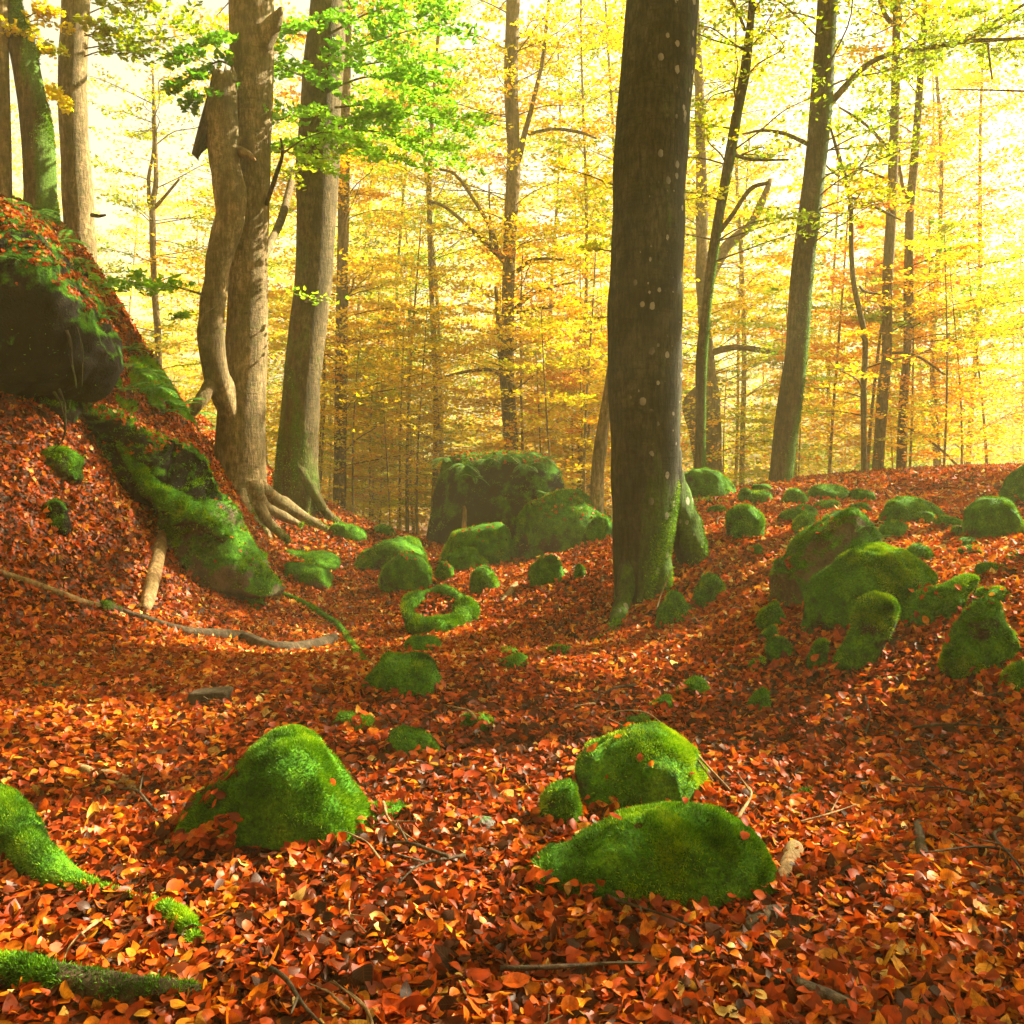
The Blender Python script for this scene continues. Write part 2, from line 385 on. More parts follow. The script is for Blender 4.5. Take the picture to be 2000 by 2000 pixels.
def place_leaves(acc, P, f, n, S, rnd, tpls, rng, veins=False):
    """P,f,n (N,3), S (N,), rnd (N,)"""
    n = nrm(n); f = nrm(f - n * (f * n).sum(1, keepdims=True)); s = np.cross(f, n)
    which = rng.integers(0, len(tpls), len(P))
    for w_, (tv, tt) in enumerate(tpls):
        m = which == w_
        if not m.any(): continue
        k = int(m.sum())
        V = P[m][:, None] + S[m][:, None, None] * (tv[None, :, 0:1] * s[m][:, None] + tv[None, :, 1:2] * f[m][:, None] + tv[None, :, 2:3] * n[m][:, None])
        T = (tt[None] + (np.arange(k) * len(tv))[:, None, None]).reshape(-1, 3)
        acc.add(V.reshape(-1, 3), T, None, np.repeat(rnd[m], len(tv)), np.tile(np.abs(tv[:, :2] * [1, 0]) + tv[:, :2] * [0, 1], (k, 1)) if veins else None)

# ------------------------------------------------------------------ ground
nu, nv = 420, 420
r_ = np.concatenate([np.linspace(-12, .9, 20), np.geomspace(1.0, 112, nv - 20)]); uu = np.linspace(-1, 1, nu); uu = np.sign(uu) * np.abs(uu) ** 1.3 * 1.6
X = uu[None] * (np.maximum(r_[:, None], 0) + 6); Y = np.repeat(r_[:, None] - 4.2, nu, 1)
Vg = np.stack([X.ravel(), Y.ravel(), H(X.ravel(), Y.ravel())], -1)
i = np.arange(nv - 1)[:, None] * nu + np.arange(nu - 1)[None]
Qg = np.stack([i, i + 1, i + nu + 1, i + nu], -1).reshape(-1, 4)
g = obj('ground', mesh('ground', Vg, Qg, M_GROUND)); g['kind'] = 'structure'
g['label'] = 'leaf covered forest floor rising to banks on both sides'

# ------------------------------------------------------------------ boulders
_ico = {}
def ico(level):
    if level not in _ico:
        bm = bmesh.new(); bmesh.ops.create_icosphere(bm, subdivisions=level, radius=1)
        _ico[level] = (np.array([v.co[:] for v in bm.verts]), np.array([[v.index for v in f.verts] for f in bm.faces])); bm.free()
    return _ico[level]
SHAPES = {
    'dome': [(0,0),(.02,.28),(.12,.66),(.3,.93),(.5,1),(.72,.92),(.9,.62),(.98,.25),(1,0)],
    'flat': [(0,0),(.03,.4),(.12,.8),(.3,.97),(.55,1),(.8,.9),(.94,.6),(1,.2),(1,0)],
    'peakl': [(0,0),(.02,.45),(.10,.82),(.25,1),(.45,.98),(.66,.86),(.86,.6),(.97,.28),(1,0)],
    'peakr': [(0,0),(.03,.25),(.15,.6),(.36,.86),(.58,.98),(.74,1),(.9,.82),(.98,.45),(1,0)],
    'block': [(0,0),(.03,.55),(.09,.88),(.25,.97),(.6,1),(.82,.95),(.92,.7),(1,.3),(1,0)],
    'round': [(.06,0),(.0,.3),(.03,.6),(.18,.88),(.4,1),(.62,.99),(.84,.84),(.97,.55),(1,.3),(.95,0)],
}
LIT_P, LIT_N, LIT_R = [], [], []       # leaves lying on rocks, added to the litter
def shape_rock(outline, d, depth, level=5, amp=0.06, cuts=3, seed=0, drop=0.3, strata=0.0, cen=False):
    O = np.array([un(px, py, d - 0.3 * depth) for px, py in outline])[:, [0, 2]]
    x0, z0 = O.min(0); x1, z1 = O.max(0); w_, h_ = x1 - x0, z1 - z0
    c = np.array([(x0 + x1) / 2, z0 + 0.30 * h_])
    if cen:
        O2 = np.roll(O, -1, 0); cr = O[:, 0] * O2[:, 1] - O2[:, 0] * O[:, 1]; c = ((O + O2) * cr[:, None]).sum(0) / (3 * cr.sum())
    Pd = np.concatenate([O[i] + (O[(i + 1) % len(O)] - O[i]) * np.linspace(0, 1, 60, endpoint=False)[:, None] for i in range(len(O))]) - c
    th = np.arctan2(Pd[:, 1], Pd[:, 0]); rr = np.hypot(Pd[:, 0], Pd[:, 1])
    bins = 240; R = np.full(bins, np.nan); bi = ((th + np.pi) / (2 * np.pi) * bins).astype(int) % bins
    for b, v in zip(bi, rr): R[b] = v if np.isnan(R[b]) else max(R[b], v)
    ok = ~np.isnan(R); ii = np.arange(bins); R = np.interp(ii, np.r_[ii[ok] - bins, ii[ok], ii[ok] + bins], np.tile(R[ok], 3))
    g_ = np.exp(-0.5 * (np.arange(-9, 10) / 1.3) ** 2); g_ /= g_.sum()
    R = np.convolve(np.r_[R[-9:], R, R[:9]], g_, 'valid')
    n, T = ico(level)
    a = np.arctan2(n[:, 2], n[:, 0]); rho = np.hypot(n[:, 0], n[:, 2])
    Ra = np.interp((a + np.pi) / (2 * np.pi) * bins, np.arange(-1, bins + 2) + 0.5, np.r_[R[-1], R, R[:2]])
    fr = n[:, 1] < 0; rs = rho ** np.where(fr, 0.62, 1.1)
    V = np.stack([c[0] + Ra * np.cos(a) * rs, d + depth * np.where(fr, -np.abs(n[:, 1]) ** 0.62, .6 * np.abs(n[:, 1])), c[1] + Ra * np.sin(a) * rs], -1)
    V[:, 2] -= drop * h_ * sstep(z0 + 0.35 * h_, z0, V[:, 2])
    cc = np.array([c[0], d, c[1]]); size = min(w_, max(h_, 0.5 * w_))
    rg = np.random.default_rng(seed + 900)
    for _ in range(cuts):
        pn = rg.normal(size=3); pn[2] = abs(pn[2]) * 0.5; pn[1] = -abs(pn[1]) * 0.8; pn /= np.linalg.norm(pn)
        pr = (V - cc) @ pn; hc = pr.max() * rg.uniform(0.72, 0.88)
        V -= pn * np.maximum(pr - hc, 0)[:, None] * 0.75
    N0, _ = vnormals(V, T)
    s = size
    disp = amp * s * (fn(V, 3.2 / s, seed + 11, 3) * 0.9 + 0.5 * fn(V, 10 / s, seed + 12, 3)) + 0.012 * fn(V, 22, seed + 13, 3)
    if strata:      # bedding layers and upright cracks of a sandstone face
        q = V[:, 2] * 3.4 + .35 * V[:, 0] + .5 * fn(V, 1.5, seed + 14, 2); lay = np.abs((q % 1.0) - .5) * 2
        q2 = V[:, 0] * 1.9 + .7 * fn(V, 1.2, seed + 15, 2); crk = np.exp(-((q2 % 1.0 - .5) / .05) ** 2)
        disp = disp - strata * (lay ** 9 * sstep(-.2, .4, fn(V, 2.2, seed + 18, 2)) + 1.2 * crk) + 1.1 * strata * fn(V, 8, seed + 16, 4, .65)
    V = V + N0 * disp[:, None]
    return V, T, size
def fibres(V, T, count, length, seed, patch=0.0, zmin=-0.12):
    """moss: thin blades standing on the surface where it faces up"""
    rg = np.random.default_rng(seed + 77)
    Nv, fnm = vnormals(V, T); area = np.linalg.norm(fnm, axis=1); nz = fnm[:, 2] / np.maximum(area, 1e-12)
    cen = V[T].mean(1)
    wgt = area * (0.05 + sstep(zmin, 0.6, nz + .35 * fn(cen, 4.0, seed + 9, 3))) * (0.12 + sstep(-0.25 + patch, 0.2 + patch, fn(cen, 7.0, seed + 3, 3)))
    wgt *= cen[:, 2] > H(cen[:, 0], cen[:, 1]) - 0.02
    wgt *= fnm[:, 1] < 0.55 * area
    if wgt.sum() <= 0: return None
    wgt *= .15 + sstep(-.3, .25, fn(cen, 26, seed + 21, 2))
    f = rg.choice(len(T), count, p=wgt / wgt.sum())
    b = rg.dirichlet((1, 1, 1), count); P = (V[T[f]] * b[..., None]).sum(1); Nn = nrm((Nv[T[f]] * b[..., None]).sum(1))
    D = nrm(Nn + rg.normal(size=(count, 3)) * 0.55 + [0, 0, 0.15]); L = length * rg.uniform(0.5, 1.4, count)
    S = nrm(np.cross(D, rg.normal(size=(count, 3)))) * (L * 0.16)[:, None]
    P = P - Nn * length * 0.15
    Vb = np.stack([P - S, P + S, P + D * L[:, None]], 1).reshape(-1, 3)
    rn = np.clip(0.40 + 0.30 * fn(P, 6, seed + 5, 3) + .22 * fn(P, 38, seed + 6, 2) + rg.normal(size=count) * 0.13, 0, 1)
    rn3 = np.stack([rn * 0.7, rn * 0.7, np.minimum(rn * 1.15, 1)], 1).ravel()
    return Vb, np.arange(3 * count).reshape(-1, 3), rn3
def rock_leaves(V, T, count, seed, zmin=0.55, mask=None):
    rg = np.random.default_rng(seed + 31)
    Nv, fnm = vnormals(V, T); area = np.linalg.norm(fnm, axis=1); cen = V[T].mean(1)
    wg = area * (fnm[:, 2] / np.maximum(area, 1e-12) > zmin) * (cen[:, 2] > H(cen[:, 0], cen[:, 1]))
    if mask is not None: wg = wg * mask(cen)
    if wg.sum() <= 0: return
    f = rg.choice(len(T), count, p=wg / wg.sum())
    LIT_P.append(cen[f] + rg.normal(size=(count, 3)) * 0.01 + [0, 0, 0.015]); LIT_N.append(nrm(fnm[f] + rg.normal(size=(count, 3)) * 0.35 * area[f][:, None])); LIT_R.append(np.full(count, 0.047))
_seed = [0]
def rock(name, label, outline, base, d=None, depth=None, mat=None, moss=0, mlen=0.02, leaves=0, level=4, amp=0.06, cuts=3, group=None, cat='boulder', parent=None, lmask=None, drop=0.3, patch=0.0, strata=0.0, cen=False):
    """outline in photo pixels; base = (px,py) where its front meets the ground"""
    _seed[0] += 1; sd = _seed[0]
    O = np.array(outline, float); wpx = np.ptp(O[:, 0])
    gb = ground_at(*base)
    if depth is None: depth = 0.42 * wpx / F * gb[1]
    if d is None: d = gb[1] + (0.88 if wpx > 110 else 0.6) * depth
    V, T, size = shape_rock(outline, d, depth, level, amp, cuts, sd, drop, strata, cen)
    org = np.array([V[:, 0].mean(), d, gb[2]]) if parent is None else np.array(parent.location)
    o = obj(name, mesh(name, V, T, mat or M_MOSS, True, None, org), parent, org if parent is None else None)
    if parent is None: tag(o, label, cat, group)
    if moss:
        fb = fibres(V, T, moss, mlen, sd, patch)
        if fb is not None:
            obj('moss', mesh('moss', fb[0], fb[1], M_FIBRE, False, {'rnd': fb[2]}, org), o)
    if leaves: rock_leaves(V, T, leaves, sd, 0.45, lmask)
    if parent is None:      # leaves drifted against the foot
        Nv, _ = vnormals(V, T); hh = V[:, 2] - H(V[:, 0], V[:, 1]); ok = np.where((hh > .005) & (hh < .075) & (Nv[:, 1] < .35))[0]
        if len(ok):
            rg = np.random.default_rng(sd + 555); kk = int(np.clip(wpx * .28, 6, 130)); q = rg.choice(ok, kk)
            LIT_P.append(V[q] + Nv[q] * .02 + rg.normal(size=(kk, 3)) * .012 - [0, 0, .015]); LIT_N.append(nrm(Nv[q] * .7 + [0, 0, .7] + rg.normal(size=(kk, 3)) * .4)); LIT_R.append(np.full(kk, .05 if gb[1] < 7 else .06))
    return o, V, T
def box_outline(x0, x1, yt, yb, shape):
    return [(x0 + u * (x1 - x0), yb - v_ * (yb - yt)) for u, v_ in SHAPES[shape]]
def B(x0, x1, yt, yb, shape, label, name='mossy_boulder', out=None, base=None, leaves=0, level=None, cover=1.0, **kw):
    O = out or box_outline(x0, x1, yt, yb, shape)
    a = (x1 - x0) * (yb - yt) * 0.75
    base = base or ((x0 + x1) / 2, yb)
    d = ground_at(*base)[1]
    if level is None: level = 6 if a > 30000 else 5 if a > 5000 else 4
    return rock(name, label, O, base, moss=int(a * 0.55 * cover) if cover else 0, mlen=0.009 + 0.0014 * d, leaves=leaves, level=level, **kw)

# --- the big stones of the middle distance
_o, V_sq, _t = B(835,1108,882,1067,'block','big square moss covered boulder with flat leafy top fringed by ferns', base=(950,1072), d=16.2, depth=1.0, cuts=1, amp=.035, leaves=500,
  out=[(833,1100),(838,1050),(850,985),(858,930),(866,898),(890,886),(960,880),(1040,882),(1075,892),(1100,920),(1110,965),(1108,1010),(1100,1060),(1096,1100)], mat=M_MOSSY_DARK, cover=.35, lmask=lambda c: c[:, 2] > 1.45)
B(1003,1195,958,1085,'round','round boulder with mossy cap and dry leaves, pressed against the square boulder', leaves=150, depth=.75, mat=M_MOSS, cover=1.2,
  out=[(1010,1100),(1003,1060),(1012,1015),(1032,982),(1065,966),(1110,958),(1150,960),(1185,978),(1200,1010),(1200,1060),(1180,1100)], base=(1085,1088))
B(857,1012,1025,1107,'block','wedge shaped mossy block with sunlit right face in front of the square boulder', out=[(855,1120),(860,1072),(880,1045),(915,1035),(975,1024),(990,1035),(1005,1075),(1013,1105),(1005,1125)], leaves=40, cuts=5)
B(998,1030,1041,1088,'peakl','small mossy wedge squeezed between the block and the round boulder', name='mossy_stone')
B(860,974,1066,1128,'peakl','low sloping mossy slab lying in front of the wedge shaped block', out=[(858,1100),(880,1085),(905,1067),(925,1072),(950,1096),(972,1124),(974,1140),(880,1140)], base=(905,1118))
B(912,976,1106,1161,'dome','narrow mossy stone with leaf covered top just behind the hollow stone', name='mossy_stone', leaves=15)
B(849,889,1096,1136,'peakl','little mossy hump beside the fat round boulder, leaves between them', name='mossy_stone', leaves=8)
B(742,847,1078,1155,'round','fat rounded mossy boulder in front of the long slanting one', leaves=12)
B(688,837,1051,1114,'peakr','long slanting mossy boulder at the back of the leafy hollow', leaves=8)
B(1030,1108,1084,1146,'dome','mossy stone under a bare root left of the lichen spotted trunk', name='mossy_stone', leaves=25)
B(1121,1143,1099,1134,'round','tiny mossy stone between two bare roots below the lichen spotted trunk', name='mossy_stone')
B(1143,1203,1008,1060,'dome','smooth mossy stone half hidden behind the lichen spotted trunk')
B(969,1017,1264,1283,'flat','flat mossy stone just behind a slanting moss bar in the clearing', name='mossy_stone', leaves=4)
B(963,1035,1279,1310,'peakr','slanting moss bar half sunk in leaves in the middle of the clearing', name='mossy_stone')
B(1067,1126,1262,1283,'flat','thin flat stone with moss edge in front of the lichen spotted trunk', name='mossy_stone')
B(640,716,1023,1053,'peakl','moss topped stone at the foot of the exposed tree roots')
B(724,775,1025,1046,'dome','low mossy stone at the edge of the drop behind the roots', name='mossy_stone')
B(533,663,1075,1107,'flat','long flat mossy stone behind the slab with a bare patch', leaves=4)
B(531,663,1098,1146,'peakl','low slab with moss on one side and a bare tan patch', mat=M_MOSSY_HALF, cover=.5, amp=.03)
B(470,517,1113,1187,'peakr','narrow upright mossy stone beside the foot of the rock ledge', name='mossy_stone')
B(789,867,1243,1276,'flat','low mossy stone between the hollow stone and the trapezoid boulder', name='mossy_stone')
B(695,877,1280,1364,'dome','trapezoid mossy boulder alone on open leaves in the clearing', out=[(690,1375),(705,1345),(735,1305),(750,1283),(790,1279),(840,1290),(860,1325),(880,1362),(880,1380)], amp=.04)
B(627,748,1391,1433,'peakl','low mossy hump with yellowish sunlit side', name='mossy_stone')
B(750,864,1426,1486,'peakl','rounded moss mound next to the yellowish hump', name='mossy_stone')
B(884,972,1397,1428,'peakl','small moss pad alone on leaves behind the moss mound', name='mossy_stone')
B(690,800,1574,1606,'flat','long flat mossy stone touching the foot of the sunlit boulder', name='mossy_stone')
B(909,966,1598,1627,'flat','small bare grey stone with faint moss between the boulders', name='grey_stone', mat=M_STONE, cover=0)
B(842,892,1600,1618,'flat','half buried dark grey stone behind the sunny leaf patch', name='grey_stone', mat=M_STONE, cover=0)

# --- the rise on the other side of the clearing
_o, V_lean, _t = B(1507,1740,1002,1195,'dome','tall leaning mossy boulder with bare stone at its foot', depth=.38, leaves=50, cuts=2, mat=M_MOSSY_HALF, cover=.45, base=(1590,1185),
  out=[(1545,1215),(1510,1165),(1506,1125),(1520,1095),(1540,1085),(1555,1060),(1580,1028),(1620,1008),(1665,1000),(1700,1012),(1728,1040),(1742,1080),(1730,1130),(1690,1190),(1640,1210)])
B(1572,1834,1062,1262,'dome','arched mossy boulder bending over in front of the tall leaning one', depth=.34, cuts=2, base=(1600,1258),
  out=[(1575,1290),(1571,1235),(1578,1180),(1595,1130),(1640,1085),(1690,1065),(1735,1062),(1785,1082),(1815,1102),(1836,1122),(1820,1150),(1770,1165),(1730,1195),(1680,1260),(1640,1290)])
B(1624,1757,1160,1325,'peakr','slim mossy stone like a tilted bar propped on the arched boulder', depth=.12, cuts=0, amp=.012, cen=True, base=(1655,1322),
  out=[(1615,1345),(1632,1300),(1655,1250),(1672,1200),(1684,1170),(1710,1158),(1745,1168),(1760,1190),(1748,1218),(1728,1250),(1712,1295),(1698,1335),(1660,1355)])
B(1769,1915,1124,1217,'peakr','broad mossy boulder with sunny leaves on it beside the arched boulder', leaves=15, out=[(1765,1235),(1772,1190),(1795,1160),(1840,1145),(1880,1128),(1912,1125),(1905,1150),(1875,1175),(1865,1215),(1850,1235)])
B(1843,1990,1174,1322,'peakr','craggy mossy boulder made of two lumps near the picture edge', cuts=2, amp=.08, leaves=8, cen=True, out=[(1838,1340),(1848,1285),(1875,1245),(1892,1200),(1925,1180),(1965,1192),(1990,1235),(1994,1285),(1975,1330),(1925,1348)])
B(1953,2040,1290,1348,'peakr','mossy stone cut by the picture edge below the craggy boulder')
B(1499,1556,1245,1291,'round','small round cushion of moss in front of the arched boulder', name='mossy_stone')
B(1478,1537,1172,1231,'peakr','small mossy stone at the foot of the tall leaning boulder', name='mossy_stone')
B(1483,1522,1221,1260,'peakr','tiny mossy stone just above the round moss cushion', name='mossy_stone')
B(1577,1623,1249,1307,'peakr','small upright mossy stone beside the tilted bar', name='mossy_stone')
B(1456,1501,1283,1309,'peakr','thin mossy stone with a pale twig at its side', name='mossy_stone')
B(1351,1424,1120,1181,'dome','upper of two mossy stones lying below the flared trunk', leaves=4)
B(1283,1353,1156,1223,'dome','lower of two mossy stones lying below the flared trunk')
B(1412,1493,986,1053,'round','dark mossy stone with a pale twig arching over it', leaves=15)
B(1325,1442,915,973,'peakl','long smooth mossy boulder just behind the flared trunk', base=(1390,975))
B(1441,1476,952,984,'round','small dark moss stone touching a rounder one on the crest', name='mossy_stone')
B(1456,1511,957,984,'round','round moss cushion on the crest before the leaning beech', name='mossy_stone')
B(1466,1510,946,963,'flat','flat moss patch stone right behind the round moss cushion', name='mossy_stone')
B(1524,1579,955,987,'dome','bright moss cushion below the foot of the leaning beech', name='mossy_stone')
B(1575,1667,946,977,'flat','dark mossy log shaped stone on the crest under the thin twisted tree')
B(1543,1605,1006,1047,'dome','mossy stone tucked behind the shoulder of the tall leaning boulder')
B(1517,1604,988,1024,'peakr','low mossy stone with leaves behind the tall leaning boulder', leaves=8)
B(1590,1648,976,998,'flat','thin moss ridge lying in leaves on the crest', name='mossy_stone')
B(1655,1703,983,1004,'flat','small moss pad right above the tall leaning boulder', name='mossy_stone')
B(1715,1784,1017,1053,'dome','mossy stone behind the top of the arched boulder')
B(1722,1781,988,1026,'round','mossy hump below the long crest boulder')
B(1785,1828,999,1028,'round','second mossy hump below the long crest boulder, the smaller one', name='mossy_stone')
B(1729,1850,973,1017,'peakl','long mossy boulder forming the crest under the twin trees', base=(1800,1018))
B(1823,1884,1008,1037,'dome','smooth mossy stone beside the large dark faced boulder')
B(1856,1888,1028,1053,'round','tiny mossy stone against the large dark faced boulder', name='mossy_stone')
B(1885,2030,971,1054,'dome','large dark faced boulder with sunny mossy edge near the picture edge', out=[(1883,1070),(1885,1030),(1900,990),(1925,974),(1955,975),(1990,1005),(2020,1045),(2040,1070)], cuts=2)
B(1957,2120,905,990,'dome','big mossy boulder cut by the picture edge at the crest', base=(1985,990))
B(1858,1910,1048,1073,'dome','upper of two moss cushions on bright leaves below the dark faced boulder', name='mossy_stone')
B(1869,1919,1067,1089,'dome','lower of two moss cushions on bright leaves below the dark faced boulder', name='mossy_stone')
B(1963,2015,1078,1098,'dome','small moss cushion at the picture edge on bright leaves', name='mossy_stone')
B(1463,1497,1066,1086,'dome','tiny moss cushion alone on leaves beneath the arching twig', name='mossy_stone')
B(1771,1830,1064,1100,'peakl','mossy stone peeping out behind the arched boulder', name='mossy_stone')
B(1655,1718,957,982,'flat','flat moss ridge below the twin slim beeches on the crest', name='mossy_stone')
B(1380,1425,985,1006,'dome','small moss hump between the flared trunk and the dark mossy stone', name='mossy_stone')
B(1905,1968,1100,1126,'flat','low moss pad on bright leaves above the craggy boulder', name='mossy_stone', leaves=5)
B(1905,1990,1150,1182,'flat','yellowish moss patch with leaves behind the craggy boulder', name='mossy_stone', leaves=12)
B(1440,1490,1010,1036,'dome','moss hump in front of the leaning beech and the crest cushions', name='mossy_stone')
B(1459,1509,1342,1395,'peakr','single bright moss clump alone on the leaf slope', name='mossy_stone')
B(1320,1386,1323,1361,'peakr','upper of two moss pads on the leaf slope', name='mossy_stone')
B(1265,1326,1360,1394,'peakr','lower of two moss pads on the leaf slope', name='mossy_stone')
B(1208,1275,1399,1440,'peakr','moss stone peeping out behind the boulder with twigs', name='mossy_stone')

# --- the foreground boulders
B(1125,1388,1418,1592,'peakr','peaked mossy boulder with sunlit side and two twigs lying over it', depth=.27, leaves=14, out=[(1122,1610),(1128,1560),(1127,1500),(1150,1470),(1195,1450),(1240,1428),(1290,1418),(1330,1445),(1365,1480),(1385,1520),(1395,1565),(1390,1610)], cuts=1, amp=.035, base=(1250,1590))
B(1048,1140,1527,1622,'peakr','low mossy shoulder stone leaning on the boulder with twigs', depth=.12)
B(1018,1525,1585,1780,'dome','long whale backed mossy boulder with a few leaves on its back', depth=.27, leaves=9, cuts=0, amp=.022, base=(1270,1772), patch=-.1,
  out=[(1015,1765),(1018,1725),(1040,1690),(1090,1670),(1150,1635),(1210,1602),(1290,1588),(1360,1586),(1420,1598),(1475,1640),(1510,1690),(1526,1740),(1520,1790),(1270,1800)])
_o, V_left, _t = B(319,760,1448,1682,'dome','tall sunlit mossy boulder with leaves caught in a notch', depth=.28, cuts=0, amp=.03, base=(600,1668), leaves=70, lmask=lambda c: (c[:, 0] < -1.05) * 1.0 + .04,
  out=[(316,1700),(322,1660),(345,1620),(375,1572),(430,1540),(480,1500),(515,1465),(560,1450),(605,1455),(640,1490),(675,1545),(715,1605),(750,1655),(764,1690)])

_f = RNG.uniform(0, 1, (120, 2)); _q = np.array([V_left[np.argmin(np.abs(V_left[:, 0] / V_left[:, 1] * F + 1000 - (345 + 125 * a)) + np.abs((CZ - V_left[:, 2]) / V_left[:, 1] * F + HOR - (1690 - 110 * b * (.35 + a * .65))) + 40 * V_left[:, 1])] for a, b in _f])
LIT_P.append(_q + RNG.normal(size=(120, 3)) * .012 + [0, -.03, .015]); LIT_N.append(nrm(RNG.normal(size=(120, 3)) * .4 + [-.2, -.5, .8])); LIT_R.append(np.full(120, .05))

# hollow ring shaped stone filled with leaves
def ring_stone():
    gb = ground_at(853, 1238); d = gb[1] + .35; c = un(853, 1206, d); c[2] = gb[2] + .05
    th = np.linspace(0, 2 * np.pi, 90); rw = 0.335
    path = np.stack([c[0] + rw * np.cos(th) * 0.82, c[1] + 0.30 * np.sin(th), c[2] + 0.09 + 0.14 * np.sin(th)], -1)
    R = 0.094 + 0.018 * np.sin(th + 2.6) + 0.012 * np.sin(3 * th) + .01 * np.sin(5 * th + 1)
    V, T, Q = tube(path, R * 1.15, 18, 91, 0.34, 13, False)
    org = c
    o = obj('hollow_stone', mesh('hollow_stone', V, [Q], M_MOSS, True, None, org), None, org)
    tag(o, 'ring shaped mossy stone with a hollow full of leaves', 'boulder')
    Tq = np.vstack([Q[:, :3], Q[:, [0, 2, 3]]])
    fb = fibres(V, Tq, 9000, .026, 91, -.1); obj('moss', mesh('moss', fb[0], fb[1], M_FIBRE, False, {'rnd': fb[2]}, org), o)
    k = 260; r = np.sqrt(RNG.uniform(0, 1, k)) * .95; a = RNG.uniform(0, 6.28, k)
    P = np.stack([c[0] + rw * .72 * r * np.cos(a), c[1] + .26 * r * np.sin(a), c[2] + .13 + .14 * r * np.sin(a)], -1)
    LIT_P.append(P); LIT_N.append(nrm(RNG.normal(size=(k, 3)) * .35 + [0, -.4, 1])); LIT_R.append(np.full(k, .055))
    # the leaf mould inside the ring
    V2 = [list(c + [0, 0, .10])] + [[c[0] + rw * .74 * math.cos(t), c[1] + .27 * math.sin(t), c[2] + .10 + .14 * math.sin(t)] for t in th[:-1]]
    k = len(V2) - 1
    obj('leaf_mould', mesh('leaf_mould', V2, [np.array([[0, 1 + i, 1 + (i + 1) % k] for i in range(k)])], M_GROUND, True, None, org), o)
ring_stone()

# --- the overhanging rock on the left bank
def empty(name, loc, label, cat, group=None):
    o = obj(name, None, None, tuple(float(v) for v in loc)); o.empty_display_size = .2
    return tag(o, label, cat, group)
ov = empty('overhanging_rock', un(100, 860, 9.0), 'big dark overhanging rock with leaves and ferns on its sloping top', 'rock')
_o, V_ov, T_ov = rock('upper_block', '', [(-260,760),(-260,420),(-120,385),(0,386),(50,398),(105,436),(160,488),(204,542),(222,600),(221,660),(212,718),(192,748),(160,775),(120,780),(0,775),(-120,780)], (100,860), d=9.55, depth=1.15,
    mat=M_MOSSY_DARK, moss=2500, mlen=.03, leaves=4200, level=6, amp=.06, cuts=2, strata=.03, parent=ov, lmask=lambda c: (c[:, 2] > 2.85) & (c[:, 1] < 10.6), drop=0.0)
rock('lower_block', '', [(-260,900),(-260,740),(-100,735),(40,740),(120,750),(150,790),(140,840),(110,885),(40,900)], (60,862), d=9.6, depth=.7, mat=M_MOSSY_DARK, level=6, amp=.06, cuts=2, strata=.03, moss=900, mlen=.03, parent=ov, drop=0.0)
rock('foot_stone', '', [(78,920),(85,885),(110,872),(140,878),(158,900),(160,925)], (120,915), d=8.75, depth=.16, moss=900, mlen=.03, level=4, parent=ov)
for pts, wd in [([(148,640),(152,680),(155,700),(158,725),(161,755)], .007), ([(128,645),(134,690),(144,730),(150,758)], .014), ([(108,765),(120,790),(126,830),(118,862),(104,880)], .012), ([(118,760),(128,790),(128,830),(120,860)], .014)]:
    P = spline([un(px, py, 8.42) for px, py in pts], 14); P = P + .03 * np.stack([fn(P, 9, 6, 2), fn(P, 8, 7, 2), 0 * P[:, 0]], -1); V, T, Q = tube(P, np.linspace(wd, wd * .4, 14), 7, 5, .6, 26)
    obj('hanging_root', mesh('hanging_root', V, [T, Q], M_LOG_MOSSY, True, None, ov.location), ov)

lg = empty('rock_ledge', un(350, 1090, 10.0), 'long stepped rock ledge with a mossy ridge running down the bank', 'rock')
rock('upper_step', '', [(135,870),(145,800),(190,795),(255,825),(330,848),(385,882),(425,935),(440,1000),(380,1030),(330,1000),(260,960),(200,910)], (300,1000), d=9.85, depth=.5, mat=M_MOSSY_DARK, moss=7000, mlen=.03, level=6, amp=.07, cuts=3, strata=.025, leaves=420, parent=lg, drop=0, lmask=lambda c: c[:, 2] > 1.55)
rock('lower_step', '', [(318,1110),(312,1040),(310,990),(335,968),(375,985),(410,950),(432,960),(455,1010),(480,1060),(505,1100),(552,1150),(540,1165),(430,1150)], (420,1128), d=9.95, depth=.5, mat=M_MOSSY_HALF, moss=9000, mlen=.03, level=6, amp=.08, cuts=3, strata=.025, leaves=50, parent=lg, drop=0)
P = spline([un(px, py, d) for px, py, d in [(222,845,9.5),(245,890,9.42),(275,925,9.4),(310,962,9.4),(350,995,9.4),(395,1020,9.4),(440,1055,9.5)]], 40)
V, T, Q = tube(P, np.interp(np.linspace(0, 1, 40), [0, .3, .7, 1], [.06, .10, .13, .07]), 18, 8, .55, 13)
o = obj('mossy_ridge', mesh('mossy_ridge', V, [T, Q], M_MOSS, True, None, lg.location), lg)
fb = fibres(V, np.vstack([Q[:, :3], Q[:, [0, 2, 3]]]), 9000, .03, 8, -.2); obj('moss', mesh('moss', fb[0], fb[1], M_FIBRE, False, {'rnd': fb[2]}, lg.location), o)
B(75,135,975,1030,'dome','dull brown stone with a little moss on bare earth of the bank', name='mossy_stone', mat=M_MOSSY_DARK, cover=.25)

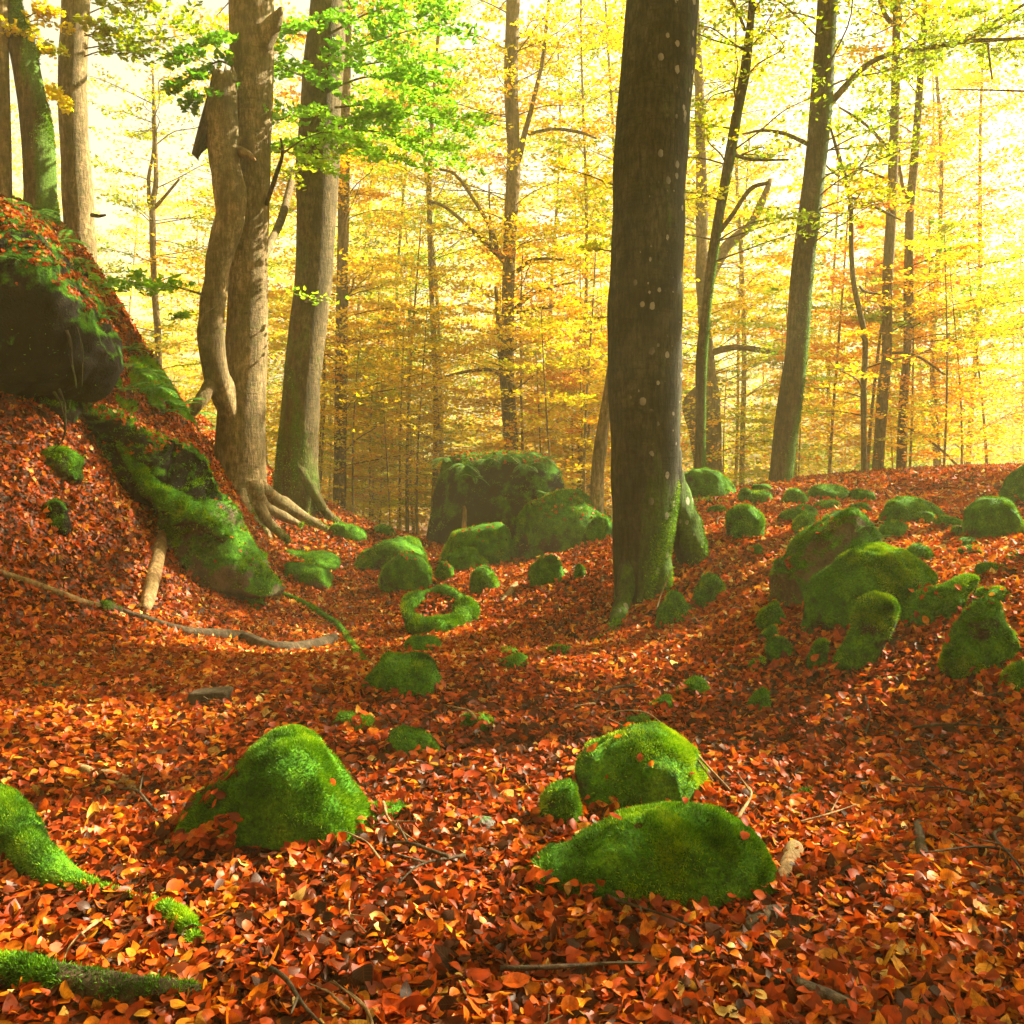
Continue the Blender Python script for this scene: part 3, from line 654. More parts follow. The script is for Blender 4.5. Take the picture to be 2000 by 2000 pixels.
# ------------------------------------------------------------------ logs, roots and sticks lying on the ground
def log(name, label, pts, mat, cat='branch', patch=-.1, ns=10, lift=.4, rough=.16, moss=0, sub=(), n=40, mlen=.02, group=None, off=None):
    """pts: (px, py, width px) with py the contact line on the ground"""
    C = []
    for q in pts:
        gp = ground_at(q[0], q[1]); R = q[2] / 2 / F * gp[1]
        C.append([gp[0], gp[1], gp[2] + R * (2 * lift) - R * .3 + (q[3] if len(q) > 3 else 0), R])
    S = spline(np.array(C), n); V, T, Q = tube(S[:, :3], S[:, 3], ns, len(label), rough, 9)
    org = S[n // 2, :3]
    o = obj(name, mesh(name, V, [T, Q], mat, True, None, org), None, org); tag(o, label, cat, group)
    if moss:
        fb = fibres(V, np.vstack([Q[:, :3], Q[:, [0, 2, 3]]]), moss, mlen, len(label), patch)
        obj('moss', mesh('moss', fb[0], fb[1], M_FIBRE, False, {'rnd': fb[2]}, org), o)
    for sp in sub:
        P = spline([un(a, b, S[n // 2, 1] - .05) if len(q) == 2 else np.array(q) for q in sp for a, b in [q[:2]]], 10)
        V, T, Q = tube(P, np.linspace(.02, .008, 10), 6, 3, .2, 20); obj('side_twig', mesh('side_twig', V, [T, Q], mat, True, None, org), o)
    return o
log('fallen_log', 'thick log with shaggy yellow green moss in the near corner', [(-60,1900,62),(40,1922,62),(130,1938,60),(230,1950,56),(330,1955,48),(395,1952,32)], M_LOG_DARK, 'log', .3, 16, .4, .3, 6000, mlen=.013, n=60)
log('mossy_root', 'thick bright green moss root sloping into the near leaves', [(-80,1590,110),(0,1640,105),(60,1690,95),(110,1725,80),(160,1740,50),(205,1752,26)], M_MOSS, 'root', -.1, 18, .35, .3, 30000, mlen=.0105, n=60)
log('mossy_root', 'thin yellowish moss ridge continuing from the thick green root', [(195,1745,26),(240,1762,24),(290,1775,22),(335,1790,20)], M_LOG_MOSSY, 'root', -.1, 10, .3, .25, 1800, mlen=.018)
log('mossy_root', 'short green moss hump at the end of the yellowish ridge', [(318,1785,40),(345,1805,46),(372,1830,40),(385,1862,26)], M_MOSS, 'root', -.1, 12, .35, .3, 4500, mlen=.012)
log('fallen_branch', 'long pale fallen branch crossing the leaves from the picture edge', [(-30,1112,12),(40,1136,16),(100,1158,17),(160,1180,16),(205,1192,13)], M_DEADWOOD)
log('fallen_branch', 'crooked dark branch with a pale thin end lying below the stub log', [(240,1198,10),(300,1220,16),(360,1238,20),(420,1248,24),(475,1254,28),(530,1274,30),(590,1274,30),(640,1262,26),(652,1252,20)], M_LOG_DARK, n=60)
log('mossy_stub', 'short mossy stub between the pale branch and the dark branch', [(196,1190,20),(215,1194,22),(236,1198,14)], M_LOG_MOSSY, moss=500)
log('stub_log', 'short pale barkless log lying down the slope by the ledge', [(316,1052,20),(308,1095,26),(298,1140,28),(288,1185,24),(283,1198,16)], M_DEADWOOD, 'log', -.1, 12)
log('mossy_root', 'long thin mossy root snaking down past the flat stones', [(538,1158,8),(580,1176,12),(622,1202,14),(660,1228,15),(685,1262,15),(705,1290,14),(735,1306,8)], M_MOSS, 'root', -.1, 9, .45, .15, 2500)
def stump():
    g_ = ground_at(405, 1380); n, T = ico(4); V = np.sign(n) * np.abs(n) ** .35 * [.125, .07, .062] + g_ + [0, .06, .03]
    V[:, 2] += .25 * (V[:, 0] - g_[0]) * .25; V += (.012 * fn(V, 16, 3, 3))[:, None] * n
    o = obj('tree_stump', mesh('tree_stump', V, [T], M_LOG_DARK, True, None, g_), None, g_); tag(o, 'small square cut wooden block half sunk in the leaves', 'stump')
stump()
log('fallen_branch', 'dark flat stick with a moss tuft near the picture edge', [(52,1344,8),(90,1348,14),(125,1350,15),(160,1352,8)], M_LOG_DARK, moss=300)
log('wood_piece', 'cream split piece of wood lying on sunny leaves', [(134,1500,10),(155,1510,20),(175,1518,22),(190,1522,10)], M_DEADWOOD, 'wood', -.1, 7, .5, .1)
log('wood_piece', 'cream curved bark strip bending down on sunny leaves', [(198,1516,16),(225,1525,20),(252,1540,20),(268,1562,14),(282,1590,10)], M_DEADWOOD, 'wood', -.1, 7, .5, .1)
log('bark_log', 'short bark log standing behind the whale backed boulder', [(1522,1745,32),(1534,1712,34),(1546,1682,34),(1552,1668,32)], M_DEADWOOD, 'log', -.1, 12, .5)
log('broken_branch', 'thick broken branch end poking out of leaves near the whale back', [(1455,1826,30),(1480,1812,36),(1510,1795,34),(1535,1783,22)], M_LOG_DARK, 'branch', -.1, 10)
log('broken_branch', 'middle piece of the half buried branch, leaves at both ends', [(1575,1775,16),(1605,1772,20),(1640,1768,20),(1660,1766,10)], M_LOG_DARK)
log('broken_branch', 'far grey piece of the half buried branch among big leaves', [(1680,1765,14),(1730,1735,20),(1775,1722,22),(1805,1724,12)], M_LOG_DARK)
log('fallen_branch', 'dark bent branch at the bottom edge of the picture', [(1540,1915,26),(1575,1945,34),(1620,1965,38),(1680,1990,34),(1740,2015,30)], M_LOG_DARK, 'branch', -.1, 12)
log('stick_stub', 'upright greenish stub of wood standing among leaves', [(1792,1625,18),(1796,1650,22),(1802,1680,22),(1806,1692,14)], M_LOG_DARK, 'stick', -.1, 8, .8)
log('stick_stub', 'short dark mottled stick behind the greenish stub', [(1676,1518,8),(1684,1535,12),(1694,1556,12),(1700,1566,6)], M_LOG_DARK, 'stick', -.1, 8, .6)
log('mossy_root', 'thin root with a mossy back next to the boulder with twigs', [(1470,1555,6),(1510,1560,9),(1550,1562,16),(1590,1552,14)], M_LOG_MOSSY, 'root', -.1, 8, .4, .2, 700)
log('bare_root', 'pale crooked root running over stone below the lichen spotted trunk', [(1096,1152,5),(1106,1132,7),(1122,1112,8),(1126,1090,7),(1136,1072,4)], M_LOG_DARK, 'root', -.1, 8, .5)
log('bare_root', 'thin pale root in leaves left of the trunk foot', [(1172,1180,5),(1178,1150,7),(1176,1120,6),(1180,1105,4)], M_DEADWOOD, 'root', -.1, 7, .6)
log('bare_root', 'grey root knot in the clearing between hollow stone and trunk', [(980,1180,10),(996,1165,14),(1006,1150,12),(1012,1140,6)], M_DEADWOOD, 'root', -.1, 8, .6)
log('fallen_branch', 'thin dark stick lying behind the hollow stone', [(660,1188,5),(700,1192,8),(740,1196,7),(765,1200,4)], M_LOG_DARK)
log('fallen_branch', 'dark broken stick below the long pale branch', [(150,1295,5),(180,1310,10),(225,1330,11),(238,1338,5)], M_LOG_DARK)
def twig(name, label, pts, mat=M_DEADWOOD, cat='twig', wd=.006, sub=(), n=24):
    """pts: (px, py, depth)"""
    P = spline([un(*p) for p in pts], n); org = P[0]
    V, T, Q = tube(P, np.linspace(wd, wd * .45, n), 6, len(label), .15, 30)
    o = obj(name, mesh(name, V, [T, Q], mat, True, None, org), None, org); tag(o, label, cat)
    for q in sub:
        P = spline([un(*p) for p in q], 10); V, T, Q = tube(P, np.linspace(wd * .6, wd * .3, 10), 5, 3, .1, 30)
        obj('side_twig', mesh('side_twig', V, [T, Q], mat, True, None, org), o)
twig('bare_twig', 'longer of two twigs lying over the peaked boulder', [(1425,1543,4.15),(1385,1500,4.15),(1340,1450,4.3),(1295,1415,4.45),(1262,1392,4.5),(1215,1388,4.55),(1185,1400,4.6),(1178,1418,4.6)])
twig('bare_twig', 'thinner forked twig lying over the peaked boulder', [(1392,1525,4.12),(1350,1470,4.2),(1300,1440,4.35),(1255,1428,4.5),(1215,1416,4.6),(1182,1400,4.7)], wd=.0045)
twig('bare_twig', 'pale twig arching over the dark mossy stone', [(1418,1062,10.1),(1405,1040,10.1),(1399,1025,10.1),(1404,1012,10.15),(1422,1015,10.15),(1440,1028,10.15),(1456,1040,10.15)], wd=.014)
twig('bare_twig', 'thin pale stick leaning against the foot of the trunk', [(1282,1190,8.0),(1290,1165,8.1),(1300,1140,8.2),(1312,1112,8.3)], wd=.008)
twig('dead_stick', 'upright cream coloured dead stick on the wedge shaped block', [(906,1040,15.0),(907,1015,15.0),(908,1000,15.0),(906,988,15.0)], wd=.045, cat='stick', n=10)
tw = [(1005,1062,15.6),(995,1030,15.6),(985,1005,15.6),(972,985,15.6)]
twig('dead_branch', 'dead twigs with brown leaves caught between the two boulders', tw, wd=.022, cat='branch', sub=[[(1000,1050,15.6),(1002,1010,15.6),(1003,985,15.6)],[(998,1040,15.6),(970,1020,15.6),(950,1010,15.6)],[(992,1020,15.6),(965,1008,15.6),(955,1000,15.6)]])
_m = 45; LIT_P.append(un(985, 1015, 15.5) + RNG.normal(size=(_m, 3)) * [.14, .08, .10]); LIT_N.append(nrm(RNG.normal(size=(_m, 3)))); LIT_R.append(np.full(_m, .09))

rg = np.random.default_rng(33); TW = []
for i in range(4):
    L = .22 + .06 * i; t = np.linspace(0, 1, 12); P = np.stack([L * (t - .5), .05 * L * np.sin(5 * t + i) + .1 * L * t * t, .012 + .02 * np.sin(3 * t)], -1)
    a = Acc(); V, T, Q = tube(P, np.linspace(.0065, .0025, 12), 6, i, .2, 40); a.add(V, T, Q)
    P2 = np.stack([P[6] + np.array([.09, .06 * (-1) ** i, .03]) * u for u in np.linspace(0, 1, 6)]); V, T, Q = tube(P2, np.linspace(.004, .0015, 6), 5, i, .2, 40); a.add(V, T, Q)
    TW.append(a.mesh('twig', M_LOG_DARK if i % 2 else M_DEADWOOD))
for i in range(54):
    y = 2.3 + 8.5 * rg.random() ** 1.2; x = rg.uniform(-.56, .56) * y; o = obj('twig', TW[i % 4], None, (x, y, h1(x, y) + .03)); n_ = hn(np.array([x]), np.array([y]))[0]
    o.rotation_euler = (math.asin(-n_[1]) * -1 + rg.normal() * .12, math.asin(n_[0]) + rg.normal() * .12, rg.uniform(0, 6.28)); s_ = rg.uniform(.6, 1.5); o.scale = (s_, s_, s_)
    tag(o, 'thin bare twig lying loose on the fallen leaves', 'twig', 'thin twigs scattered on the leaves')

# ------------------------------------------------------------------ trees
LIT = [(-1.2,8.4,2.2,.8),(2.7,5.8,.9,.7),(1.2,7.0,.9,.5),(4.2,8.2,2.4,2.2),(0.2,13.5,1.8,1.5),(-1.35,3.6,1.5,.95),(-.35,3.3,.8,.5),(1.25,3.75,.7,.5),(1.0,4.75,.55,.5),(-3.6,13.6,.7,.6),(4.3,7.6,1.6,1.5),(2.0,9.0,.8,.7),(0,15.5,1.6,1.3),(3.0,6.6,.6,.5),(-2.2,5.4,.8,.35),(.2,11.5,.7,.6),(-2.6,11.6,.5,.5)]
SPOTS = [(-.75,3.9,.3,.8),(1.0,4.5,.3,.5),(-2.4,14.4,7.6,1.7),(-2.3,14.4,6.0,1.2),(5.0,15,2.5,.9),(5.0,15,4.5,.9),(5.2,15,6.5,.8),(1.7,8.8,.9,.5),(1.65,8.8,2.2,.4),(-3.6,13.1,3.5,1.0),(-3.6,13.1,6.5,1.0),(-6.75,12.9,6.0,.8),(-6.75,12.9,5.2,.8),(-6.3,14,6.5,.8),(-3.3,15,3,.8),(.3,15.3,1.3,.9)]
def sun_gap(P, rng):
    """leaves are missing where the sun comes through onto the litter"""
    Q = P - SUN * ((P[:, 2:3] - 0.3) / SUN[2]); keep = np.ones(len(P), bool)
    for x, y, a, b in LIT:
        keep &= ~((((Q[:, 0] - x) / a) ** 2 + ((Q[:, 1] - y) / b) ** 2 < 1 + 0.35 * fn(Q, 3, 8, 2)) & (rng.random(len(P)) < .97))
    for x, y, z, r in SPOTS:
        t = np.maximum((P - [x, y, z]) @ SUN, 0)
        q = np.linalg.norm(P - [x, y, z] - t[:, None] * SUN, axis=1)
        keep &= ~((q < r) & (t > 2.2 * r) & (rng.random(len(P)) < .95))
    return keep
def above_frame(P, rng):
    return (P[:, 2] > CZ + 0.53 * P[:, 1] + 0.3) | (np.abs(P[:, 0]) > 0.60 * P[:, 1] + .4)

class Crown:
    def __init__(s, seed): s.rng = np.random.default_rng(seed); s.L = []; s.tw = Acc()
    def cones(s, A, Bp, r):
        D = nrm(Bp - A); u = nrm(np.cross(D, [0.13, 0.21, 0.97])); v = np.cross(D, u); n = len(A)
        V = np.stack([A + u * r[:, None], A + (-.5 * u + .87 * v) * r[:, None], A + (-.5 * u - .87 * v) * r[:, None], Bp], 1).reshape(-1, 3)
        T = (np.array([[0, 1, 3], [1, 2, 3], [2, 0, 3]])[None] + (np.arange(n) * 4)[:, None, None]).reshape(-1, 3)
        s.tw.add(V, T)
    def branch(s, path, r0, nl, ls, mu=.5, keep=None, start=.2, wide=.45, twigs=True):
        """path: control points; leaves sit on side twigs in a flat layer"""
        rng = s.rng; P = spline(path, 14); L = np.linalg.norm(np.diff(P, axis=0), axis=1).sum()
        V, T, Q = tube(P, np.linspace(r0, max(r0 * .15, .003), 14), 5, cap=False); s.tw.add(V, None, Q)
        if nl <= 0: return
        if keep is not None and sun_gap in ([keep] if callable(keep) else keep) and sun_gap(P[3:], np.random.default_rng(1)).mean() < .72: s.tw.V.pop(); s.tw.A.pop(); s.tw.Q.pop(); s.tw.n -= len(V); return
        nt_ = max(4, int(L / .13)); t = np.sort(rng.uniform(start, 1.0, nt_)); i = np.minimum((t * 13).astype(int), 12); fr = (t * 13 - i)[:, None]
        A = P[i] * (1 - fr) + P[i + 1] * fr; fw = nrm(P[i + 1] - P[i]); side = nrm(np.cross(fw, [0, 0, 1.0])) * np.where(np.arange(nt_) % 2, 1, -1)[:, None]
        ln = L * wide * (0.35 + 0.65 * np.sin(np.pi * np.clip((t - start) / (1 - start) * .8 + .12, 0, 1))) * rng.uniform(.55, 1.15, nt_)
        ang = rng.uniform(.6, 1.05, nt_)[:, None]
        D = nrm(fw * np.cos(ang) + side * np.sin(ang) + rng.normal(size=(nt_, 3)) * [.08, .08, .14] + [0, 0, .04])
        E = A + D * ln[:, None] - np.array([0, 0, 1]) * (ln * ln * .06)[:, None]
        if keep is None or True:
            if twigs: s.cones(A, E, np.full(nt_, max(.0035, r0 * .16)))
        j = rng.choice(nt_, nl, p=ln / ln.sum()); q = rng.uniform(.08, 1.05, nl)[:, None]
        lat = np.cross(D[j], [0, 0, 1.0]) * (rng.choice([-1, 1], nl) * rng.uniform(.3, 1.3, nl) * ls)[:, None]
        lp = A[j] * (1 - q) + E[j] * q + lat + rng.normal(size=(nl, 3)) * [.01, .01, .022]
        f = nrm(D[j] + nrm(lat) * .9 + rng.normal(size=(nl, 3)) * .25); n = nrm(rng.normal(size=(nl, 3)) * .36 + [0, 0, 1])
        rn = np.clip(mu + rng.normal(size=nl) * .16 + rng.normal() * .10, 0, 1); sz = ls * rng.uniform(.7, 1.25, nl)
        m = np.ones(nl, bool)
        for kf in ([keep] if callable(keep) else keep or []): m &= kf(lp, rng)
        s.L.append((lp[m], f[m], n[m], sz[m], rn[m]))
    def auto(s, base, az, L, rise, r0, nl, ls, **kw):
        rng = s.rng; d = np.array([math.sin(az), math.cos(az), 0]); sd = np.array([d[1], -d[0], 0]); w_ = rng.normal(size=5) * .10 * L
        path = [np.array(base) + d * (L * t) + sd * w_[i] * t + np.array([0, 0, L * rise * (t - .5 * t * t) + rng.normal() * .03 * L * t]) for i, t in enumerate((0, .25, .5, .75, 1))]
        s.branch(path, r0, nl, ls, **kw)
    def build(s, root, leafmat, barkmat, tpl):
        org = root.location
        if s.tw.n: obj('twigs', s.tw.mesh('twigs', barkmat, True, org), root)
        if s.L:
            a = Acc(); P, f, n, S, r = (np.concatenate(x) for x in zip(*s.L))
            if len(P):
                place_leaves(a, P, f, n, S, r, tpl, s.rng); obj('crown', a.mesh('crown', leafmat, False, org), root)

def make_trunk(pts, d, ztop, taper=.4, below=.5, n=70):
    """pts bottom to top: (px, py, width px[, depth])"""
    C = []
    for q in pts:
        dd = q[3] if len(q) > 3 else d
        p = un(q[0], q[1], dd); C.append([*p, q[2] / 2 / F * dd])
    C = np.array(C)
    b = C[0].copy(); b[2] -= below; b[3] *= 1.05
    top = C[-1]; dr = C[-1, :3] - C[-2, :3]; dr = dr / max(dr[2], 1e-3)
    ext = []
    for q in (.5, 1.0):
        hgt = (ztop - top[2]) * q
        if hgt > .3: ext.append([top[0] + dr[0] * hgt * .7, top[1] + dr[1] * hgt * .7, top[2] + hgt, top[3] * (1 - (1 - taper) * q)])
    C = np.vstack([b, C] + ([ext] if ext else []))
    # resample on a z-even parameter
    zs = np.linspace(C[0, 2], C[-1, 2], n); S = np.empty((n, 4))
    Sp = spline(C, 400); o = np.argsort(Sp[:, 2])
    for k_ in range(4): S[:, k_] = np.interp(zs, Sp[o, 2], Sp[o, k_])
    return S
def tree(label, pts, d, mat, ztop=13, bm=None, ns=18, rough=.07, rfreq=4, n=70, seed=1, lobes=0.0, lobek=5, roots=(), name='beech_tree', group=None, base=None, flare=0.0, sd=None):
    S = make_trunk(pts, d, ztop, n=n)
    gp = base if base is not None else np.array([S[0, 0], S[0, 1], S[0, 2] + .5])
    root = empty(name, gp, label, 'tree', group)
    th = np.linspace(0, 2 * np.pi, ns, endpoint=False); hz = np.maximum(S[:, 2] - gp[2], 0)
    lobe = 1 + np.exp(-hz / .45)[:, None] * (lobes * (np.maximum(np.cos(lobek * th + seed), -.4))[None] + flare)
    V, T, Q = tube(S[:, :3], S[:, 3], ns, seed, rough, rfreq, True, lobe)
    tr = obj('trunk', mesh('trunk', V, [T, Q], mat, True, None, root.location), root)
    if bm: bark_moss(root, V, Q, *bm)
    for rt in roots:      # (px, py, width px, depth)
        C = spline(np.array([[*un(a, b, dd), w_ / 2 / F * dd] for a, b, w_, dd in rt]), 30)
        V, T, Q = tube(C[:, :3], C[:, 3], 14, seed + 3, .30, 9)
        obj('root', mesh('root', V, [T, Q], mat, True, None, root.location), root)
        if bm: bark_moss(root, V, Q, max(300, bm[0] // 6), bm[1], bm[2] + 1, bm[3], bm[4], bm[5])
    return root, S
def bark_moss(root, V, Q, count, length, seed, zmax, side=(0, 0, 0), thr=.0):
    T = np.vstack([Q[:, :3], Q[:, [0, 2, 3]]]); rg = np.random.default_rng(seed); Nv, fnm = vnormals(V, T); ar = np.linalg.norm(fnm, axis=1); cen = V[T].mean(1)
    nn = fnm / np.maximum(ar, 1e-9)[:, None]; h = cen[:, 2] - root.location[2]
    wg = ar * sstep(thr - .3, thr + .35, fn(cen * [1, 1, .5], 5, seed, 3) + nn @ np.array(side) - .9 * (h / zmax - .4)) * (nn[:, 1] < .6)
    f = rg.choice(len(T), count, p=wg / wg.sum()); b = rg.dirichlet((1, 1, 1), count); P = (V[T[f]] * b[..., None]).sum(1)
    D = nrm(nn[f] + rg.normal(size=(count, 3)) * .5 + [0, 0, -.25]); L = length * rg.uniform(.5, 1.4, count); Sd = nrm(np.cross(D, rg.normal(size=(count, 3)))) * (L * .18)[:, None]
    rn = np.clip(.40 + .3 * fn(P, 6, seed, 3) + rg.normal(size=count) * .15, 0, 1)
    obj('moss', mesh('moss', np.stack([P - Sd, P + Sd, P + D * L[:, None]], 1).reshape(-1, 3), np.arange(3 * count).reshape(-1, 3), M_FIBRE, False, {'rnd': np.repeat(rn, 3)}, root.location), root)
def limb(root, pts, mat, n=30):
    C = spline(np.array([[*un(a, b, dd), w_ / 2 / F * dd] for a, b, w_, dd in pts]), n)
    V, T, Q = tube(C[:, :3], C[:, 3], 9, 4, .10, 6); obj('branch', mesh('branch', V, [T, Q], mat, True, None, root.location), root)
    return C
def on(S, z): return np.array([np.interp(z, S[:, 2], S[:, k_]) for k_ in range(4)])
def pxl(*pts): return [un(*p) for p in pts]
U = RNG.uniform

# the big lichen spotted trunk
t8, S8 = tree('thick dark beech trunk with white lichen spots and mossy flared foot on the bank', [(1248,1200,92,8.75),(1250,1150,98,8.75),(1253,1090,108,8.8),(1258,1020,122,8.8),(1260,950,134,8.8),(1260,850,139,8.8),(1259,690,140,8.8),(1264,500,140,8.8),(1270,300,141,8.8),(1283,150,142,8.8),(1294,0,142,8.8)],
    8.8, M_BARK_BIG, 14, (12000, .022, 501, 1.1, (.35, 0, 0), .1), 48, .06, 3, 130, 8, .10, 6, roots=[
    [(1268,760,70,8.85),(1285,870,86,8.85),(1302,940,80,8.9),(1322,995,78,8.95),(1340,1035,80,9.0),(1352,1070,70,9.0),(1358,1110,40,9.0)],
    [(1240,960,40,8.9),(1232,1060,50,8.78),(1224,1140,42,8.6),(1214,1190,34,8.45),(1200,1228,26,ground_at(1200,1228)[1]+.02),(1180,1246,18,ground_at(1180,1246)[1]),(1155,1262,9,ground_at(1155,1262)[1])],
    [(1272,960,40,8.9),(1284,1060,50,8.8),(1288,1140,44,8.65),(1284,1190,30,8.5),(1292,1215,14,8.35)]])
c = Crown(8)
for _ in range(44):
    z = U(7.5, 13.5); p = on(S8, z); L = U(3.5, 6.5); c.auto(p[:3], U(0, 6.28), L, U(.2, .6), .05, 330, .13, keep=[above_frame, sun_gap], mu=.5, twigs=False)
c.build(t8, M_LIME, M_BARK_FAR, TPL1)

# the pale double stemmed beech with its broken half
t4, S4 = tree('pale two stemmed beech with one broken stem, roots spreading over the bank', [(462,1040,122,13.1),(466,960,112,13.1),(469,890,98,13.1),(472,800,92,13.1),(480,690,82,13.1),(485,540,76,13.1),(487,400,76,13.1),(490,290,78,13.1),(493,160,80,13.1),(491,0,84,13.1)],
    13.1, M_BARK_PALE, 15, (1500, .03, 502, .7, (.2, 0, 0), .35), 30, .05, 3, 90, 4, .16, 6, roots=[
    [(490,940,40,12.9),(500,985,34,12.9),(520,1015,26,12.9),(545,1040,18,12.9),(565,1058,10,12.8)],
    [(505,950,30,12.95),(535,970,26,13.3),(570,992,24,13.6),(610,1018,18,13.8),(640,1034,10,13.9)],
    [(500,965,24,12.8),(520,990,20,13.1),(560,1012,16,13.4),(590,1026,8,13.5)],
    [(465,960,36,12.7),(482,1000,26,12.65),(500,1030,20,12.6),(520,1046,10,12.6)],
    [(452,960,34,12.8),(462,1000,24,12.7),(480,1030,14,12.65)]])
C = spline(np.array([[*un(a, b, dd), w_ * .9 / 2 / F * dd] for a, b, w_, dd in [(455,830,40,12.9),(436,765,56,12.75),(420,720,56,12.6),(411,620,54,12.55),(424,545,56,12.55),(436,475,54,12.55),(449,415,64,12.55),(450,385,70,12.55),(446,350,66,12.55),(436,290,62,12.55),(433,230,64,12.55),(436,185,60,12.55),(441,150,50,12.55)]]), 80)
V, T, Q = tube(C[:, :3], C[:, 3], 26, 44, .17, 6)
top = V[:, 2] > C[-1, 2] - .05; V[top, 2] += .14 * np.abs(fn(V[top], 26, 5, 2)); V[-1, 2] -= .3
for q in range(9):
    an = q * .7; p0 = C[-1, :3] + np.array([.11 * math.cos(an), .11 * math.sin(an), -.10]); hh = U(.10, .26)
    v_, t_, q_ = tube(np.stack([p0 + np.array([0, 0, hh * u]) + np.array([.02, 0, 0]) * u * U(-1, 1) for u in (0, .5, 1)]), np.array([.05, .03, .004]), 6, q, .3, 20)
    T = np.vstack([T, t_ + len(V)]); Q = np.vstack([Q, q_ + len(V)]); V = np.vstack([V, v_])
snag = obj('broken_stem', mesh('broken_stem', V, [T, Q], M_BARK_PALE, True, None, t4.location), t4)
C = spline(np.array([[*un(a, b, dd), w_ / 2 / F * dd] for a, b, w_, dd in [(418,745,30,12.6),(402,768,26,12.5),(388,788,24,12.4),(374,808,20,12.4)]]), 20)
V, T, Q = tube(C[:, :3], C[:, 3], 10, 45, .15, 8); obj('prop_root', mesh('prop_root', V, [T, Q], M_BARK_PALE, True, None, t4.location), t4)
fl = [(425,160),(408,175),(396,215),(384,260),(374,300),(380,298),(384,310),(392,296),(404,286),(412,250),(420,210)]
Va = np.array([un(px, py, 12.45 + .1 * math.sin(i)) for i, (px, py) in enumerate(fl)]); Vb = Va + [0, .05, 0]; m_ = len(fl)
ce = Va.mean(0); bm = bmesh.new()
va = [bm.verts.new(p) for p in Va]; vb = [bm.verts.new(p) for p in Vb]; bm.faces.new(va); bm.faces.new(vb[::-1])
for i in range(m_): bm.faces.new((va[(i + 1) % m_], va[i], vb[i], vb[(i + 1) % m_]))
bmesh.ops.triangulate(bm, faces=bm.faces[:]); bm.verts.ensure_lookup_table()
obj('bark_flap', mesh('bark_flap', [v.co[:] for v in bm.verts], [np.array([[v.index for v in f.verts] for f in (bm.verts.index_update(), bm.faces)[1]])], M_LOG_DARK, False, None, t4.location), t4); bm.free()
limb(t4, [(462,296,24,12.75),(478,300,20,12.5),(490,306,13,12.4),(499,313,3,12.35)], M_DEADWOOD, 10)
limb(t4, [(500,110,50,13.0),(518,75,44,12.95),(534,48,34,12.9),(545,28,20,12.85),(549,14,6,12.8)], M_BARK_PALE, 16)
limb(t4, [(520,400,9,13.0),(540,340,8,12.8),(552,300,6,12.7),(548,270,4,12.6)], M_LOG_DARK, 14)
limb(t4, [(510,515,16,13.1),(525,480,15,14.0),(552,420,15,15),(575,330,13,16)], M_BARK_FAR, 14)
c = Crown(4)
c.branch(pxl((470,140,13),(430,120,12.8),(390,140,12.6),(345,165,12.4)), .02, 420, .085, mu=.25); c.branch(pxl((468,90,13),(430,75,12.6),(385,95,12.2),(350,118,12)), .02, 380, .085, mu=.25)
c.branch(pxl((470,170,13),(440,175,12.7),(410,185,12.4),(372,200,12.3)), .015, 260, .08, mu=.3)
c.branch(pxl((552,300,12.7),(600,268,12.5),(650,258,12.4),(700,275,12.3)), .015, 320, .08, mu=.55); c.branch(pxl((545,290,12.7),(570,300,12.5),(610,318,12.4),(660,300,12.3)), .012, 260, .08, mu=.55)
c.branch(pxl((395,575,12.4),(350,562,12.0),(300,555,11.6),(230,548,11.2)), .018, 360, .085, mu=.35); c.branch(pxl((420,600,12.4),(400,610,12.2),(370,615,12.1),(340,620,12)), .008, 70, .08, mu=.4)
for _ in range(16): c.auto(on(S4, U(8.3, 14))[:3], U(0, 6.28), U(2, 4.5), U(.2, .6), .04, 260, .11, keep=[above_frame, sun_gap], twigs=False)
c.build(t4, M_GREEN, M_BARK_FAR, TPL3)

# the mossy straight beech behind it, with the green sprays
t5, S5 = tree('straight greenish beech with bright green sprays, just behind the double stemmed tree', [(577,960,88,15),(579,905,78,15),(585,820,74,15),(590,740,72,15),(600,650,72,15),(612,540,72,15),(618,420,76,15),(620,330,84,15),(626,220,82,15),(634,110,78,15),(641,0,66,15)],
    15, M_BARK_GREEN, 15, (2500, .03, 503, 2.2, (-.3, -.2, 0), .3), 26, .05, 3, 80, 5, .10, 5, roots=[[(598,930,30,14.9),(618,975,24,14.9),(645,1008,18,15.0),(672,1030,8,15.1)],[(575,900,34,14.8),(610,960,22,14.7),(632,995,14,14.7)],[(556,930,26,15),(540,965,16,15)]])
c = Crown(5)
for p0, p1, p2, p3, n_, mu in [((655,110),(720,85),(800,60),(880,45),900,.25),((655,60),(710,30),(770,10),(850,-20),800,.2),((655,170),(720,150),(790,160),(870,190),900,.3),((655,210),(730,205),(810,225),(900,235),900,.35),((650,260),(720,255),(800,275),(890,300),800,.45),((650,240),(690,280),(740,300),(790,310),600,.55),((650,130),(690,130),(760,120),(830,130),700,.25),((600,150),(570,140),(540,120),(520,90),450,.2),((600,210),(575,220),(545,235),(520,225),420,.3),((600,270),(570,280),(550,285),(525,290),340,.45),((655,20),(620,40),(580,60),(540,50),420,.2),((600,320),(580,330),(560,345),(545,352),120,.7),((595,590),(605,588),(615,585),(628,582),40,.5),((655,250),(690,235),(720,230),(755,225),500,.35),((640,180),(635,150),(640,120),(650,100),300,.25)]:
    dz = U(-.9, .2); c.branch([un(*p0, 14.8), un(*p1, 14.4 + dz * .4), un(*p2, 14.2 + dz * .8), un(*p3, 14 + dz)], .022, n_, .085, mu=mu, start=.1)
